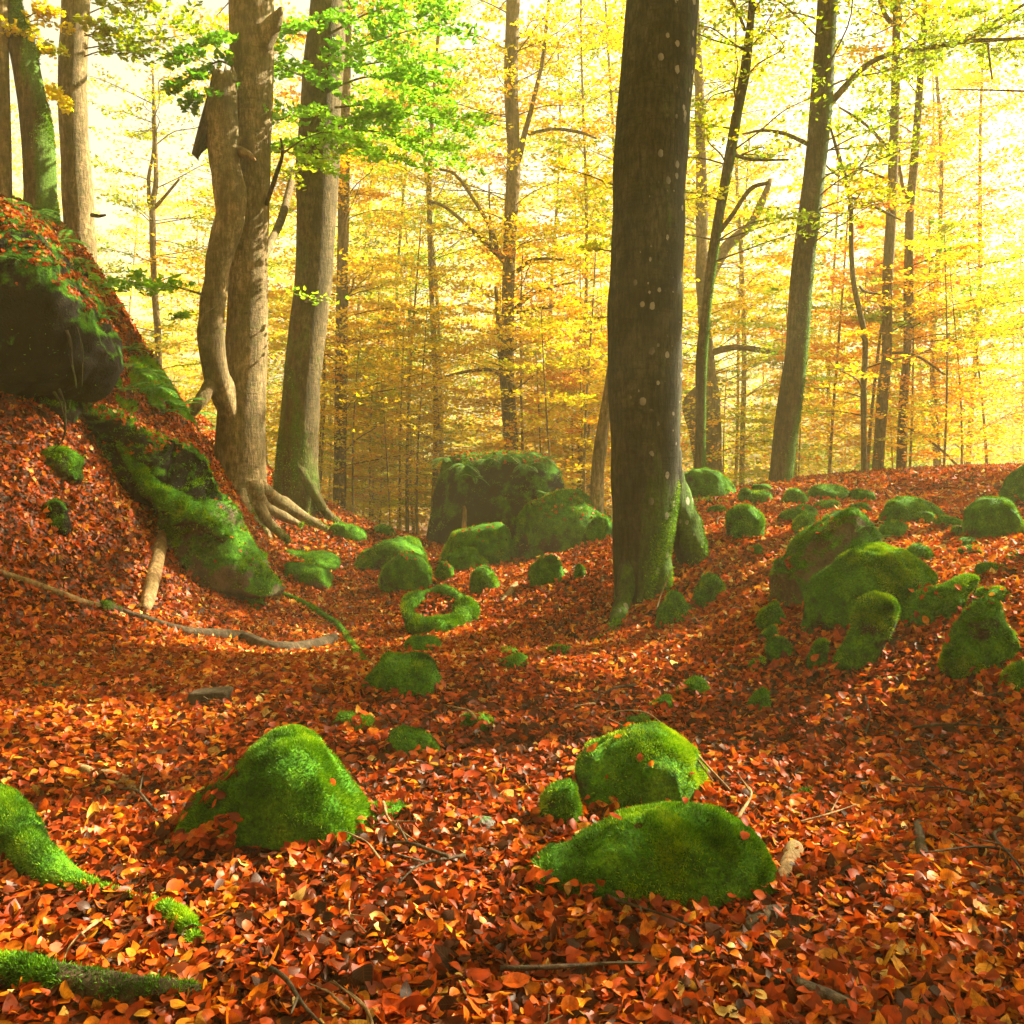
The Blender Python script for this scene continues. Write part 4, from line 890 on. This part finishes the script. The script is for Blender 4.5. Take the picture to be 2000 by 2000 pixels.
for _ in range(16): c.auto(on(S5, U(9.3, 14.5))[:3], U(0, 6.28), U(2, 4.5), U(.2, .6), .04, 260, .11, keep=[above_frame, sun_gap], twigs=False)
c.build(t5, M_GREEN, M_BARK_FAR, TPL3)

# three trees on the left ridge
t1, S1 = tree('brown beech trunk cut by the picture edge on the ridge', [(10,420,26,12.7),(8,250,24,12.7),(2,0,22,12.7)], 12.7, M_BARK_PALE, 15, None, 14, .06, 4, 40, 11)
c = Crown(11)
for _ in range(9): c.auto(on(S1, U(8.3, 13))[:3], U(0, 6.28), U(2, 4), U(.2, .5), .03, 240, .11, keep=[above_frame, sun_gap], twigs=False)
c.branch(pxl((15,60,13.3),(40,50,13.2),(70,40,13.1),(110,45,13)), .012, 170, .07, mu=.35); c.branch(pxl((12,90,13.3),(40,85,13.1),(75,75,13),(105,90,12.9)), .012, 150, .07, mu=.3)
c.build(t1, M_GOLD, M_BARK_FAR, TPL3)
t2, S2 = tree('curved beech covered in bright green moss on the ridge', [(82,440,60,12.9),(80,400,58,12.9),(77,320,56,12.9),(66,217,56,12.9),(52,140,52,12.9),(42,90,50,12.9),(30,40,40,12.9),(22,0,34,12.9)], 12.9, M_BARK_MOSSY, 13, (9000, .03, 504, 9, (.9, 0, 0), .35), 20, .07, 4, 60, 12, .06)
c = Crown(12)
for _ in range(9): c.auto(on(S2, U(8.8, 12.5))[:3], U(0, 6.28), U(2, 4), U(.2, .5), .03, 240, .11, keep=[above_frame, sun_gap], twigs=False)
c.branch(pxl((40,40,12.9),(60,30,12.8),(85,20,12.8),(115,25,12.7)), .012, 200, .07, mu=.35); c.branch(pxl((30,80,12.9),(20,70,12.7),(60,60,12.7),(90,95,12.7)), .01, 150, .07, mu=.3); c.branch(pxl((60,190,12.9),(85,170,12.8),(105,180,12.8),(115,200,12.7)), .008, 150, .08, mu=.5)
c.build(t2, M_GOLD, M_BARK_FAR, TPL3)
t3, S3 = tree('straight brown beech rising beside the mossy curved one on the ridge', [(157,480,60,14),(155,440,56,14),(149,330,56,14),(143,240,54,14),(141,150,53,14),(145,70,52,14),(148,0,51,14)], 14, M_BARK_PALE, 14, None, 20, .06, 4, 60, 13, .06)
limb(t3, [(180,420,8,13.8),(192,422,7,13.6),(206,420,4,13.5)], M_LOG_DARK, 8)
c = Crown(13)
for q in [((165,70),(220,60),(280,50),(370,45)),((165,95),(230,85),(290,80),(380,65)),((165,30),(200,15),(240,5),(290,10)),((165,110),(200,100),(240,105),(290,95)),((165,65),(180,72),(185,60),(210,50)),((130,110),(110,100),(90,95),(75,105))]:
    c.branch([un(*p, 13.8 - .15 * i) for i, p in enumerate(q)], .012, 300, .08, mu=.55)
for _ in range(9): c.auto(on(S3, U(8.8, 13.5))[:3], U(0, 6.28), U(2, 4), U(.2, .5), .03, 240, .11, keep=[above_frame, sun_gap], twigs=False)
c.build(t3, M_LIME, M_BARK_FAR, TPL3)

def scatter(c, S, z0, z1, nb, Lr, nl, ls, mu, az=None, rise=(.1, .6), r0=.016, **kw):
    for _ in range(nb):
        p = on(S, c.rng.uniform(z0, z1)); a = c.rng.uniform(0, 6.28) if az is None else c.rng.uniform(*az)
        c.auto(p[:3], a, c.rng.uniform(*Lr), c.rng.uniform(*rise), r0, nl, ls, mu=np.clip(mu + c.rng.normal() * .12, .05, .95), **kw)

# the slender central beech
t7, S7 = tree('slender forked beech in the middle behind the square boulder, golden layered branches', [(999,900,28,22),(998,860,27,22),(993,780,27,22),(991,690,26,22),(995,480,25,22),(1003,340,28,22),(1003,290,25,22),(998,160,28,22),(1000,60,27,22),(1002,0,27,22)], 22, M_BARK_FAR, 18, None, 12, .06, 3, 70, 17)
for q in [[(1008,330,12,22),(1016,300,11,22),(1024,262,11,22),(1036,220,10,22),(1055,140,8,22),(1062,100,8,22),(1072,0,6,22)],[(985,510,12,22),(966,492,10,21.8),(912,440,8,21.5),(870,405,6,21.3),(838,392,5,21)],[(972,500,9,22),(960,450,8,21.6),(925,390,7,21.4),(890,342,6,21.2),(858,330,4,21)],[(958,490,6,21.8),(957,430,5,21.6),(955,360,3,21.5)],
          [(1010,530,9,22),(1035,510,7,21.6),(1060,505,6,21.4),(1110,508,4,21.2)],[(1003,605,9,22),(1040,575,7,21.6),(1080,560,6,21.3),(1120,552,4,21)],[(982,770,9,21.9),(975,660,9,21.6),(968,560,7,21.4)],[(1032,262,7,22),(1080,252,6,21.6),(1130,258,6,21.3),(1165,270,4,21)],[(980,730,8,21.9),(950,722,7,21.5),(900,728,6,21.2),(850,742,4,21)],[(1010,610,8,21.9),(1070,600,6,21.5),(1140,595,4,21.3)]]:
    limb(t7, q, M_BARK_FAR, 24)
c = Crown(17); scatter(c, S7, 2.4, 17, 90, (1.4, 3.4), 190, .10, .5, keep=sun_gap)
c.build(t7, M_GOLD, M_BARK_FAR, TPL1)

# trees of the rise
t9, S9 = tree('thin curved mossy beech stem just behind the big spotted trunk', [(1367,930,22,14.5),(1368,830,20,14.5),(1371,690,22,14.5),(1387,540,20,14.5),(1402,435,20,14.5),(1425,308,21,14.5),(1440,220,20,14.5),(1454,145,20,14.5),(1464,60,16,14.5),(1469,0,14,14.5)], 14.5, M_BARK_MOSSY, 13, (3500, .02, 505, 8, (.7, 0, 0), .3), 12, .08, 4, 60, 19)
limb(t9, [(1396,465,10,14.5),(1430,420,9,14.5),(1465,370,9,14.6),(1500,357,8,14.7)], M_BARK_FAR); limb(t9, [(1428,300,8,14.5),(1470,312,6,14.5),(1540,312,4,14.6)], M_BARK_FAR); limb(t9, [(1455,60,7,14.5),(1440,20,6,14.5),(1420,-10,5,14.5)], M_BARK_FAR)
c = Crown(19); scatter(c, S9, 4.2, 12, 36, (1.0, 2.4), 140, .08, .45, keep=sun_gap); c.build(t9, M_LIME, M_BARK_FAR, TPL1)
t11, S11 = tree('leaning beech with moss on its sunny side, standing on the crest', [(1520,955,47,15),(1524,930,44,15),(1546,760,46,15),(1556,690,43,15),(1566,540,43,15),(1588,360,41,15),(1604,200,42,15),(1611,90,40,15),(1616,0,38,15)], 15, M_BARK_MOSSY, 15, (5000, .025, 506, 8, (1.0, 0, 0), .6), 20, .05, 4, 70, 21, .06)
L1 = limb(t11, [(1618,205,14,15),(1632,190,13,15),(1662,156,12,15),(1699,123,11,14.9),(1753,101,10,14.8),(1807,94,10,14.7),(1894,80,9,14.6),(1960,77,7,14.5),(2040,72,5,14.4)], M_BARK_FAR, 40); limb(t11, [(1890,82,8,14.6),(1930,50,7,14.7),(1990,15,6,14.8),(2040,-20,4,14.9)], M_BARK_FAR)
limb(t11, [(1585,285,10,15),(1535,262,8,15.2),(1490,255,6,15.4),(1450,262,4,15.6)], M_BARK_FAR); limb(t11, [(1930,85,5,14.6),(1932,110,4,14.5),(1938,155,3,14.5)], M_BARK_FAR, 10)
c = Crown(21)
for a_ in range(6, 40, 3):
    p = L1[a_, :3]
    for s_ in (-1, 1): c.auto(p, math.pi / 2 + s_ * U(.5, 1.3), U(.8, 1.6), U(-.1, .4), .008, 150, .08, mu=.5)
scatter(c, S11, 7.8, 14, 18, (1.5, 4), 190, .10, .5, keep=[sun_gap]); scatter(c, S11, 4.2, 8, 16, (1.0, 2.2), 150, .08, .55, az=(1.0, 2.6), keep=[sun_gap]); c.build(t11, M_LIME, M_BARK_FAR, TPL1)
t12, S12 = tree('thin twisted sapling between the leaning beech and the twin trees', [(1688,965,12,16),(1687,760,12,16),(1690,700,11,16),(1688,650,11,16),(1669,560,11,16),(1663,490,10,16),(1662,400,9,16),(1650,344,9,16),(1634,290,7,16),(1622,250,5,16)], 16, M_BARK_FAR, 7.5, None, 9, .1, 5, 60, 22, name='young_beech')
for q in [[(1652,350,6,16),(1680,330,5,15.8),(1720,345,5,15.6),(1740,350,3,15.5)],[(1662,385,6,16),(1700,400,6,15.8),(1740,420,5,15.6),(1760,430,3,15.5)],[(1655,360,5,16),(1690,310,4,16.2),(1700,290,3,16.3)],[(1640,345,5,16),(1620,330,4,16.1),(1595,300,3,16.2)],[(1680,560,6,16),(1690,570,5,15.8),(1720,575,4,15.6)]]: limb(t12, q, M_BARK_FAR, 16)
c = Crown(22); scatter(c, S12, 2.0, 7, 22, (.8, 1.9), 110, .085, .55, keep=sun_gap); c.build(t12, M_GOLD, M_BARK_FAR, TPL1)
t13, S13 = tree('nearer and thicker of the twin slim beeches on the crest', [(1711,970,22,18),(1712,950,21,18),(1725,760,22,18),(1732,690,19,18),(1733,560,20,18),(1740,430,20,18),(1748,217,17,18),(1750,100,16,18),(1752,0,14,18)], 18, M_BARK_FAR, 16, None, 12, .06, 4, 60, 23)
limb(t13, [(1740,45,9,18),(1727,25,8,18),(1718,0,7,18),(1712,-20,6,18)], M_BARK_FAR, 10); limb(t13, [(1736,295,8,18),(1710,262,7,18.2),(1680,235,6,18.4),(1640,210,4,18.6)], M_BARK_FAR); limb(t13, [(1735,690,6,18),(1765,690,6,17.8),(1800,700,5,17.6),(1850,735,4,17.4)], M_BARK_FAR)
c = Crown(23); scatter(c, S13, 4.0, 15, 58, (1.2, 3.2), 190, .095, .5, keep=sun_gap); c.build(t13, M_GOLD, M_BARK_FAR, TPL1)
t14, S14 = tree('thinner forked one of the twin slim beeches on the crest', [(1758,965,21,18.5),(1759,950,20,18.5),(1766,760,17,18.5),(1772,690,15,18.5),(1774,540,17,18.5),(1778,400,17,18.5),(1785,325,16,18.5),(1796,180,14,18.5),(1803,70,11,18.5),(1806,0,10,18.5)], 18.5, M_BARK_FAR, 15, None, 12, .06, 4, 60, 24)
limb(t14, [(1774,395,8,18.5),(1764,370,7,18.4),(1756,320,6,18.3),(1753,290,4,18.2)], M_BARK_FAR, 12); limb(t14, [(1768,830,6,18.4),(1800,850,6,18),(1840,880,5,17.8),(1880,920,4,17.6)], M_BARK_FAR)
c = Crown(24); scatter(c, S14, 3.5, 14.5, 66, (1.2, 3.4), 190, .095, .35, keep=sun_gap); c.build(t14, M_LIME, M_BARK_FAR, TPL1)
t10, S10 = tree('hazy old beech with a burred trunk behind the thin mossy stem', [(1385,950,64,25),(1382,900,58,25),(1385,820,46,25),(1380,700,30,25),(1372,550,24,25),(1370,350,22,25),(1366,180,18,25),(1362,60,14,25)], 25, M_BARK_FAR, 17, None, 12, .14, 3, 60, 25)
limb(t10, [(1370,910,26,24.6),(1355,830,28,24.6),(1345,790,26,24.6),(1362,760,16,24.7)], M_BARK_FAR, 16); limb(t10, [(1385,545,22,25),(1420,480,20,25),(1465,440,18,25),(1490,390,14,25),(1505,350,9,25)], M_BARK_FAR); limb(t10, [(1385,690,16,25),(1440,678,13,24.7),(1520,690,9,24.4),(1600,700,5,24)], M_BARK_FAR)
c = Crown(25); scatter(c, S10, 1.5, 16, 60, (1.5, 4), 180, .11, .55); c.build(t10, M_GOLD, M_BARK_FAR, TPL1)
tb, Sb = tree('small bent beech stem peeping out behind the spotted trunk, pale on one side', [(1166,970,26,13.2),(1166,930,25,13.2),(1172,880,26,13.2),(1180,820,22,13.2),(1192,740,18,13.2),(1202,650,16,13.2),(1215,500,12,13.2)], 13.2, M_BARK_PALE, 6, None, 12, .08, 5, 40, 26, name='young_beech')
c = Crown(26); scatter(c, Sb, 3.6, 5.8, 8, (.7, 1.5), 90, .08, .5); c.build(tb, M_GOLD, M_BARK_FAR, TPL1)
t6, S6 = tree('hazy slim beech trunk right behind the straight greenish beech', [(663,990,26,21),(665,850,25,21),(668,600,24,21),(672,350,22,21),(676,100,20,21),(678,0,18,21)], 21, M_BARK_FAR, 16, None, 12, .07, 4, 60, 27)
c = Crown(27); scatter(c, S6, 1.0, 15, 70, (1.4, 3.4), 180, .10, .6); c.build(t6, M_GOLD, M_BARK_FAR, TPL1)
t16, S16 = tree('thin hazy beech forking high between the ridge and the broken stem', [(312,790,13,24),(308,650,13,24),(301,550,12,24),(298,410,12,24),(305,350,10,24),(302,250,8,24),(300,190,6,24)], 24, M_BARK_FAR, 12, None, 9, .06, 4, 50, 28)
limb(t16, [(300,412,9,24),(291,395,8,24),(290,350,7,24),(300,290,5,24),(298,230,4,24)], M_BARK_FAR, 16); limb(t16, [(303,405,8,24),(325,380,6,23.8),(350,350,4,23.6)], M_BARK_FAR, 12)
c = Crown(28); scatter(c, S16, 3.5, 11.5, 30, (1.2, 3.0), 120, .10, .5); c.build(t16, M_LIME, M_BARK_FAR, TPL1)

# unseen beeches added on the slope to the right so their crowns shade the hollow
for i_, (x, y) in enumerate([(9.9, 9.7), (12.5, 13.0), (15.5, 7.2), (10.5, 4.2), (16.5, 16.5), (9.2, 12.2), (18, 11.5)]):
    zg = h1(x, y); n_ = 30; zz = np.linspace(zg - .4, zg + 14, n_)
    P = np.stack([x + .15 * np.sin(zz * .4 + i_), np.full(n_, y), zz], -1); R = np.linspace(.26, .08, n_)
    ro = empty('beech_tree', (x, y, zg), 'unseen beech added on the bank so its crown shades the hollow', 'tree', 'added shade beeches out of view beside the clearing')
    V, T, Q = tube(P, R, 14, 50 + i_, .06, 4); obj('trunk', mesh('trunk', V, [T, Q], M_BARK_PALE, True, None, ro.location), ro)
    c = Crown(60 + i_)
    for _ in range(34):
        z = c.rng.uniform(4.6, 13); p = P[np.argmin(abs(zz - z - zg))]
        c.auto(p, c.rng.uniform(0, 6.28), c.rng.uniform(1.8, 4.2), c.rng.uniform(.1, .5), .035, 270, .14, keep=[above_frame, sun_gap], mu=c.rng.uniform(.3, .7), twigs=False)
    c.build(ro, M_LIME, M_BARK_FAR, TPL1)

for i_, (x, y) in enumerate([(-6.5, -5.5), (-1.0, -7.5), (4.5, -6.0), (9.5, -3.0), (-9.5, .5), (-13, 6)]):  # unseen beeches added outside the view to keep sky light off rock fronts
    zg = h1(x, y); zz = np.linspace(zg - .4, zg + 14, 30)
    P = np.stack([x + .15 * np.sin(zz * .4 + i_), np.full(30, y), zz], -1); R = np.linspace(.26, .08, 30)
    ro = empty('beech_tree', (x, y, zg), 'unseen beech added on the near side to block sky light', 'tree', 'added beeches blocking sky light on the near side')
    V, T, Q = tube(P, R, 14, 80 + i_, .06, 4); obj('trunk', mesh('trunk', V, [T, Q], M_BARK_PALE, True, None, ro.location), ro)
    c = Crown(90 + i_)
    for _ in range(62):
        z = c.rng.uniform(2.2, 13); p = P[np.argmin(abs(zz - z - zg))]
        c.auto(p, c.rng.uniform(0, 6.28), c.rng.uniform(1.8, 4.4), c.rng.uniform(.1, .5), .035, 260, .19, keep=[above_frame], mu=c.rng.uniform(.3, .7), twigs=False)
    c.build(ro, M_GOLD, M_BARK_FAR, TPL1)

# ------------------------------------------------------------------ the misty beeches of the background: a few kinds, copied with their parts
def proto(seed, hgt, nb, nl, ls, z0, Lr, r):
    rg = np.random.default_rng(seed); n_ = 30; zz = np.linspace(-1.2, hgt, n_)
    P = np.stack([.12 * np.sin(zz * .5 + seed) + .02 * zz * rg.normal(), .1 * np.cos(zz * .45 + seed), zz], -1); R = np.linspace(r, r * .3, n_)
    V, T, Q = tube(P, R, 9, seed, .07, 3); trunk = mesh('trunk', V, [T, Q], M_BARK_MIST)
    c = Crown(seed + 200)
    for _ in range(nb):
        z = z0 + (hgt - z0) * rg.random() ** 1.08
        L = rg.uniform(*Lr) * (1.15 - .6 * z / hgt); p = P[np.argmin(abs(zz - z))]
        c.auto(p, rg.uniform(0, 6.28), L, rg.uniform(-.15, .8), r * .13, nl, ls, twigs=False, mu=np.clip(rg.normal(.5, .2), .1, .9))
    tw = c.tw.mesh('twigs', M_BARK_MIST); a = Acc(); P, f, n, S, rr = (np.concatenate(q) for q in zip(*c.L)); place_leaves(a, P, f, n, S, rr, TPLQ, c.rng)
    return trunk, tw, a.mesh('crown', M_GOLD, False)
PR = [proto(301, 19, 104, 130, .125, 1.2, (2.4, 4.6), .10), proto(302, 17, 98, 135, .125, 2.2, (2.2, 4.4), .085), proto(303, 21, 114, 125, .13, 3.5, (2.4, 5), .115), proto(304, 15, 90, 125, .12, .8, (2, 4), .075)]
SAP = [proto(311, 5.5, 42, 90, .09, .3, (.9, 2.0), .035), proto(312, 7.0, 50, 90, .09, .5, (1.0, 2.2), .045), proto(313, 4.2, 34, 90, .09, .2, (.8, 1.8), .03)]
def copy_tree(pr, x, y, rz, sc, mat, name, label, group):
    ro = empty(name, (x, y, h1(x, y)), label, 'tree', group); ro.rotation_euler.z = rz; ro.scale = (sc, sc, sc); ro.rotation_euler.x = rb.normal() * .03; ro.rotation_euler.y = rb.normal() * .03
    for nm, me in zip(('trunk', 'twigs', 'crown'), pr):
        o = obj(nm, me, ro)
        if nm == 'crown': o.material_slots[0].link = 'OBJECT'; o.material_slots[0].material = mat
    return ro
rb = np.random.default_rng(42); spots = []
tries = 0
while len(spots) < 66 and tries < 6000:
    tries += 1
    y = 22 + 42 * rb.random(); px = rb.uniform(-250, 2250); x = (px - 1000) / F * y
    if y < 27 and (250 < px < 420 or 900 < px < 1080 or px < 250) or y < 36 and px < 420: continue
    if all((x - a) ** 2 + (y - b) ** 2 > (2.3 + y * .02) ** 2 for a, b in spots): spots.append((x, y))
mats = [M_GOLD, M_LIME, M_AMBER, M_GOLD, M_LIME, M_AMBER, M_LIME]
for i, (x, y) in enumerate(spots):
    copy_tree(PR[i % 4], x, y, rb.uniform(0, 6.28), rb.uniform(.85, 1.15), mats[i % 7], 'beech_tree', 'hazy golden beech among many in the sunlit mist behind the clearing', 'misty beeches of the background')
for i in range(30):
    y = rb.uniform(18.5, 27); px = [rb.uniform(600, 880), rb.uniform(1300, 2050), rb.uniform(1020, 1180)][(i % 5 + 1) // 2 % 3]; x = (px - 1000) / F * y
    copy_tree(SAP[i % 3], x, y, rb.uniform(0, 6.28), rb.uniform(.8, 1.2), [M_GOLD, M_AMBER, M_LIME, M_GOLD, M_AMBER][i % 5], 'young_beech', 'low yellow beech sapling in the thicket beyond the crest', 'saplings of the thicket')

for i, (px, y) in enumerate([(690,20),(720,21.5),(755,20.5),(790,22),(820,21),(850,23),(660,23),(735,25),(700,27),(805,26),(640,25.5),(870,26.5),(1835,17.2),(1875,17.6),(1560,20),(1830,19.5),(1920,20.5),(1880,22)]):
    copy_tree(SAP[i % 3], (px - 1000) / F * y, y, i * 1.7, [.8, .55, .7, 1.0][i % 4], [M_GOLD, M_AMBER, M_GOLD, M_LIME][i % 4], 'young_beech', 'low yellow beech sapling in the thicket beyond the crest', 'saplings of the thicket')
# the wood far off, one mass of leaf layers and stems
a = Acc(); rg = np.random.default_rng(77); n_ = 42000
P = np.stack([rg.uniform(-62, 62, n_), rg.uniform(66, 92, n_), -4.5 + 22 * rg.random(n_) ** 1.25], -1)
P[:, 2] += fn(P, .12, 4, 2) * 3.5; P = P[(fn(P * [1, 1, 2.2], .35, 9, 3) > -.05)]; n_ = len(P)
place_leaves(a, P, rg.normal(size=(n_, 3)) * [1, 1, .2], rg.normal(size=(n_, 3)) * .4 + [0, 0, 1], rg.uniform(.3, .6, n_), np.clip(rg.normal(.5, .25, n_), 0, 1), TPLQ, rg)
far = obj('far_woods', a.mesh('far_woods', M_GOLD, False)); tag(far, 'yellow woods fading into bright mist far behind the trees', 'woods', None, 'stuff')

# ------------------------------------------------------------------ ferns
def fern(pos, size, nf, label, seed, az=None, droop=.55, group=None):
    rg = np.random.default_rng(seed); a = Acc(); pos = np.array(pos)
    for i in range(nf):
        A = (2 * np.pi * i / nf + rg.uniform(-.3, .3)) if az is None else rg.uniform(*az)
        L = size * rg.uniform(.75, 1.15); d = np.array([math.sin(A), math.cos(A), 0]); up = rg.uniform(.35, .8)
        t = np.linspace(0, 1, 19); R = pos + d * (L * t * .9)[:, None] + np.array([0, 0, 1]) * (L * (up * t - droop * (1 + rg.uniform(-.2, .3)) * t * t))[:, None]
        V, T, Q = tube(R, np.linspace(.004, .0015, 19) * size / .4, 4, cap=False); a.add(V, None, Q, .2)
        tg = nrm(np.gradient(R, axis=0)); sd = nrm(np.cross(tg, [0, 0, 1.0])); nn = np.cross(sd, tg)
        for k_ in range(3, 18):
            l = L * .22 * math.sin(math.pi * min(1, t[k_] * .92 + .06)) ** .8 + .01 * L; w_ = L * .020
            for s_ in (-1, 1):
                b = R[k_]; dd = nrm(sd[k_] * s_ + tg[k_] * .35 - nn[k_] * .12)
                a.add([b - tg[k_] * w_, b + dd * l * .45 + tg[k_] * w_ * 1.1, b + dd * l, b + dd * l * .45 - tg[k_] * w_ * 1.1], [[0, 1, 2], [0, 2, 3]], None, rg.uniform(.2, .9))
    o = obj('fern', a.mesh('fern', M_FERN, False, pos), None, pos); tag(o, label, 'fern', group); return o
def top_of(V, px, py):
    """point on the rock surface seen at a pixel"""
    u_ = (px - 1000) / F - V[:, 0] / V[:, 1]; v_ = (HOR - py) / F - (V[:, 2] - CZ) / V[:, 1]
    k_ = np.argsort(u_ ** 2 + v_ ** 2)[:6]; return V[k_[np.argmin(V[k_, 1])]]
for i, (px, py, s_, nf, lb) in enumerate([(20,392,.32,8,'fern on the rock top under the edge trunk'),(88,405,.42,9,'fern in front of the mossy curved trunk'),(145,452,.46,10,'bluish fern in front of the straight brown trunk'),(185,500,.40,9,'fern halfway down the sloping rock edge'),(212,545,.42,9,'dark fern leaning out from the rock edge'),
    (225,600,.36,8,'fern hanging at the lit corner of the rock'),(165,575,.26,7,'small fern among leaves on the rock top'),(95,515,.22,6,'small fern in the middle of the leafy rock top'),(120,550,.2,6,'tiny pale fern low on the leafy rock top'),(15,500,.22,6,'small fern on the rock near the picture edge'),(200,625,.3,7,'fern below the lit corner of the rock'),(45,470,.2,6,'sparse fern high on the leafy rock top')]):
    fern(top_of(V_ov, px, py), s_ * .7, nf, lb, 400 + i)
for i, (px, py, dd, s_, nf, lb) in enumerate([(262,735,11.6,.5,10,'fern at the top of the slope behind the rock'),(300,765,11.8,.5,10,'fern in the middle of the slope behind the rock'),(345,800,11.9,.5,11,'bright fern low on the slope near the broken stem'),(378,815,12,.5,10,'fern right below the prop root of the broken stem'),(240,770,11.0,.4,9,'fern close behind the ledge under the overhang'),(320,812,11.4,.42,9,'fern along the back edge of the ledge'),(405,845,12,.4,8,'fern against the pale double trunk'),(250,690,11.8,.4,9,'fern beside the lit face of the overhanging rock')]):
    q = ground_at(px, py, 10.6, 16); fern(q + [0, 0, .03], s_, nf, lb, 440 + i)
for i, (px, lb) in enumerate([(870,'fern at the near corner of the square boulder top'),(905,'fern hanging over the front of the square boulder'),(945,'fern on the middle of the square boulder top'),(985,'tall fern on the square boulder before the slender beech'),(1025,'fern hanging right of the middle of the square boulder'),(1060,'fern at the far corner of the square boulder top'),(925,'drooping polypody fern on the square boulder face')]):
    fern(top_of(V_sq, px, [896,910,898,892,908,898,935][i]), [.42,.40,.36,.42,.40,.40,.30][i], 8, lb, 470 + i, droop=.8)
fern(top_of(V_lean, 1690, 1030), .16, 9, 'pale polypody fern on top of the tall leaning boulder', 490, droop=.5); fern(top_of(V_lean, 1712, 1055), .15, 9, 'small pale polypody fern at the shoulder of the tall leaning boulder', 491, droop=.5)
fern(un(1068, 966, 15.2), .22, 7, 'small pale fern on top of the round boulder', 492)

a = Acc(); rg = np.random.default_rng(15)
for (px0, px1, py0, py1, d0, d1, n_) in [(225,420,690,850,10.4,14,16000),(0,200,385,470,12.5,15,3000),(1290,1420,905,985,12,15,1500)]:
    d_ = rg.uniform(d0, d1, n_ * 3); px = rg.uniform(px0, px1, n_ * 3); P = np.stack([(px - 1000) / F * d_, d_, 0 * d_], -1); P[:, 2] = H(P[:, 0], P[:, 1])
    py = HOR - (P[:, 2] - CZ) * F / d_; m = (py > py0) & (py < py1) & (fn(P, 3.5, 4, 3) > -.05); P = P[m][:n_]; k_ = len(P)
    D = nrm(hn(P[:, 0], P[:, 1]) + rg.normal(size=(k_, 3)) * .5); L = rg.uniform(.03, .07, k_)[:, None]; Sd = nrm(np.cross(D, rg.normal(size=(k_, 3)))) * L * .2
    a.add(np.stack([P - Sd, P + Sd, P + D * L + [0, 0, .02]], 1).reshape(-1, 3), np.arange(3 * k_).reshape(-1, 3), None, np.repeat(np.clip(.45 + .3 * fn(P, 4, 5, 3), 0, 1), 3))
o = obj('moss_cover', a.mesh('moss_cover', M_FIBRE, False)); tag(o, 'patches of moss on the slope behind the ledge', 'moss', None, 'stuff')

# ------------------------------------------------------------------ the carpet of fallen leaves
a = Acc(); rg = np.random.default_rng(5)
def carpet(y0, y1, layers, size, tpl, lift):
    hw = .68 * y1 + 2.4; n_ = int(layers * 2 * hw * (y1 - y0) / (size * size * .42))
    y = rg.uniform(y0, y1, n_); x = rg.uniform(-hw, hw, n_); m = np.abs(x) < .68 * y + 2.4; x, y = x[m], y[m]; n_ = len(x)
    z = H(x, y)
    N_ = hn(x, y); P = np.stack([x, y, z + rg.random(n_) ** 1.5 * lift + .004], -1)
    n = N_ + rg.normal(size=(n_, 3)) * (.34 + .55 * (rg.random(n_) < .3))[:, None]
    rn = np.clip(.41 + .29 * rg.normal(size=n_) + .20 * fn(P, 1.1, 6, 3), 0, 1)
    place_leaves(a, P, rg.normal(size=(n_, 3)), n, size * np.clip(rg.lognormal(-.05, .30, n_), .45, 1.8), rn, tpl, rg, True)
carpet(.6, 4.2, 3.3, .048, TPL4, .035)
carpet(4.2, 7.5, 2.9, .052, TPL3, .035)
carpet(7.5, 12, 2.5, .060, TPL1, .035)
carpet(12, 21, 2.2, .085, TPL1, .03)
P = np.concatenate(LIT_P); n = np.concatenate(LIT_N); S = np.concatenate(LIT_R) * rg.uniform(.7, 1.3, len(P))
place_leaves(a, P, rg.normal(size=P.shape), n, S, np.clip(rg.normal(.42, .2, len(P)), 0, 1), TPL3, rg, True)
lv = obj('fallen_leaves', a.mesh('fallen_leaves', M_LITTER, True)); tag(lv, 'rust red and orange beech leaves carpeting the ground', 'fallen leaves', None, 'stuff')

# ------------------------------------------------------------------ the sunlit mist: one closed box of even air
zlo = float(Vg[:, 2].min()) - 1.0
bm = bmesh.new(); bmesh.ops.create_cube(bm, size=1.0)
me = bpy.data.meshes.new('haze'); bm.to_mesh(me); bm.free()
hz = obj('haze', me, None, (0, 46, (zlo + 27) / 2)); hz.scale = (390, 130, 27 - zlo)
k = N('mist'); pv = k.new('ShaderNodeVolumePrincipled')
pv.inputs['Color'].default_value = (1.0, .94, .50, 1); pv.inputs['Density'].default_value = 0.0031; pv.inputs['Anisotropy'].default_value = 0.1
k.t.links.new(pv.outputs[0], k.out.inputs['Volume']); me.materials.append(k.m)
tag(hz, 'bright yellowish mist filling the wood', 'mist', None, 'stuff')
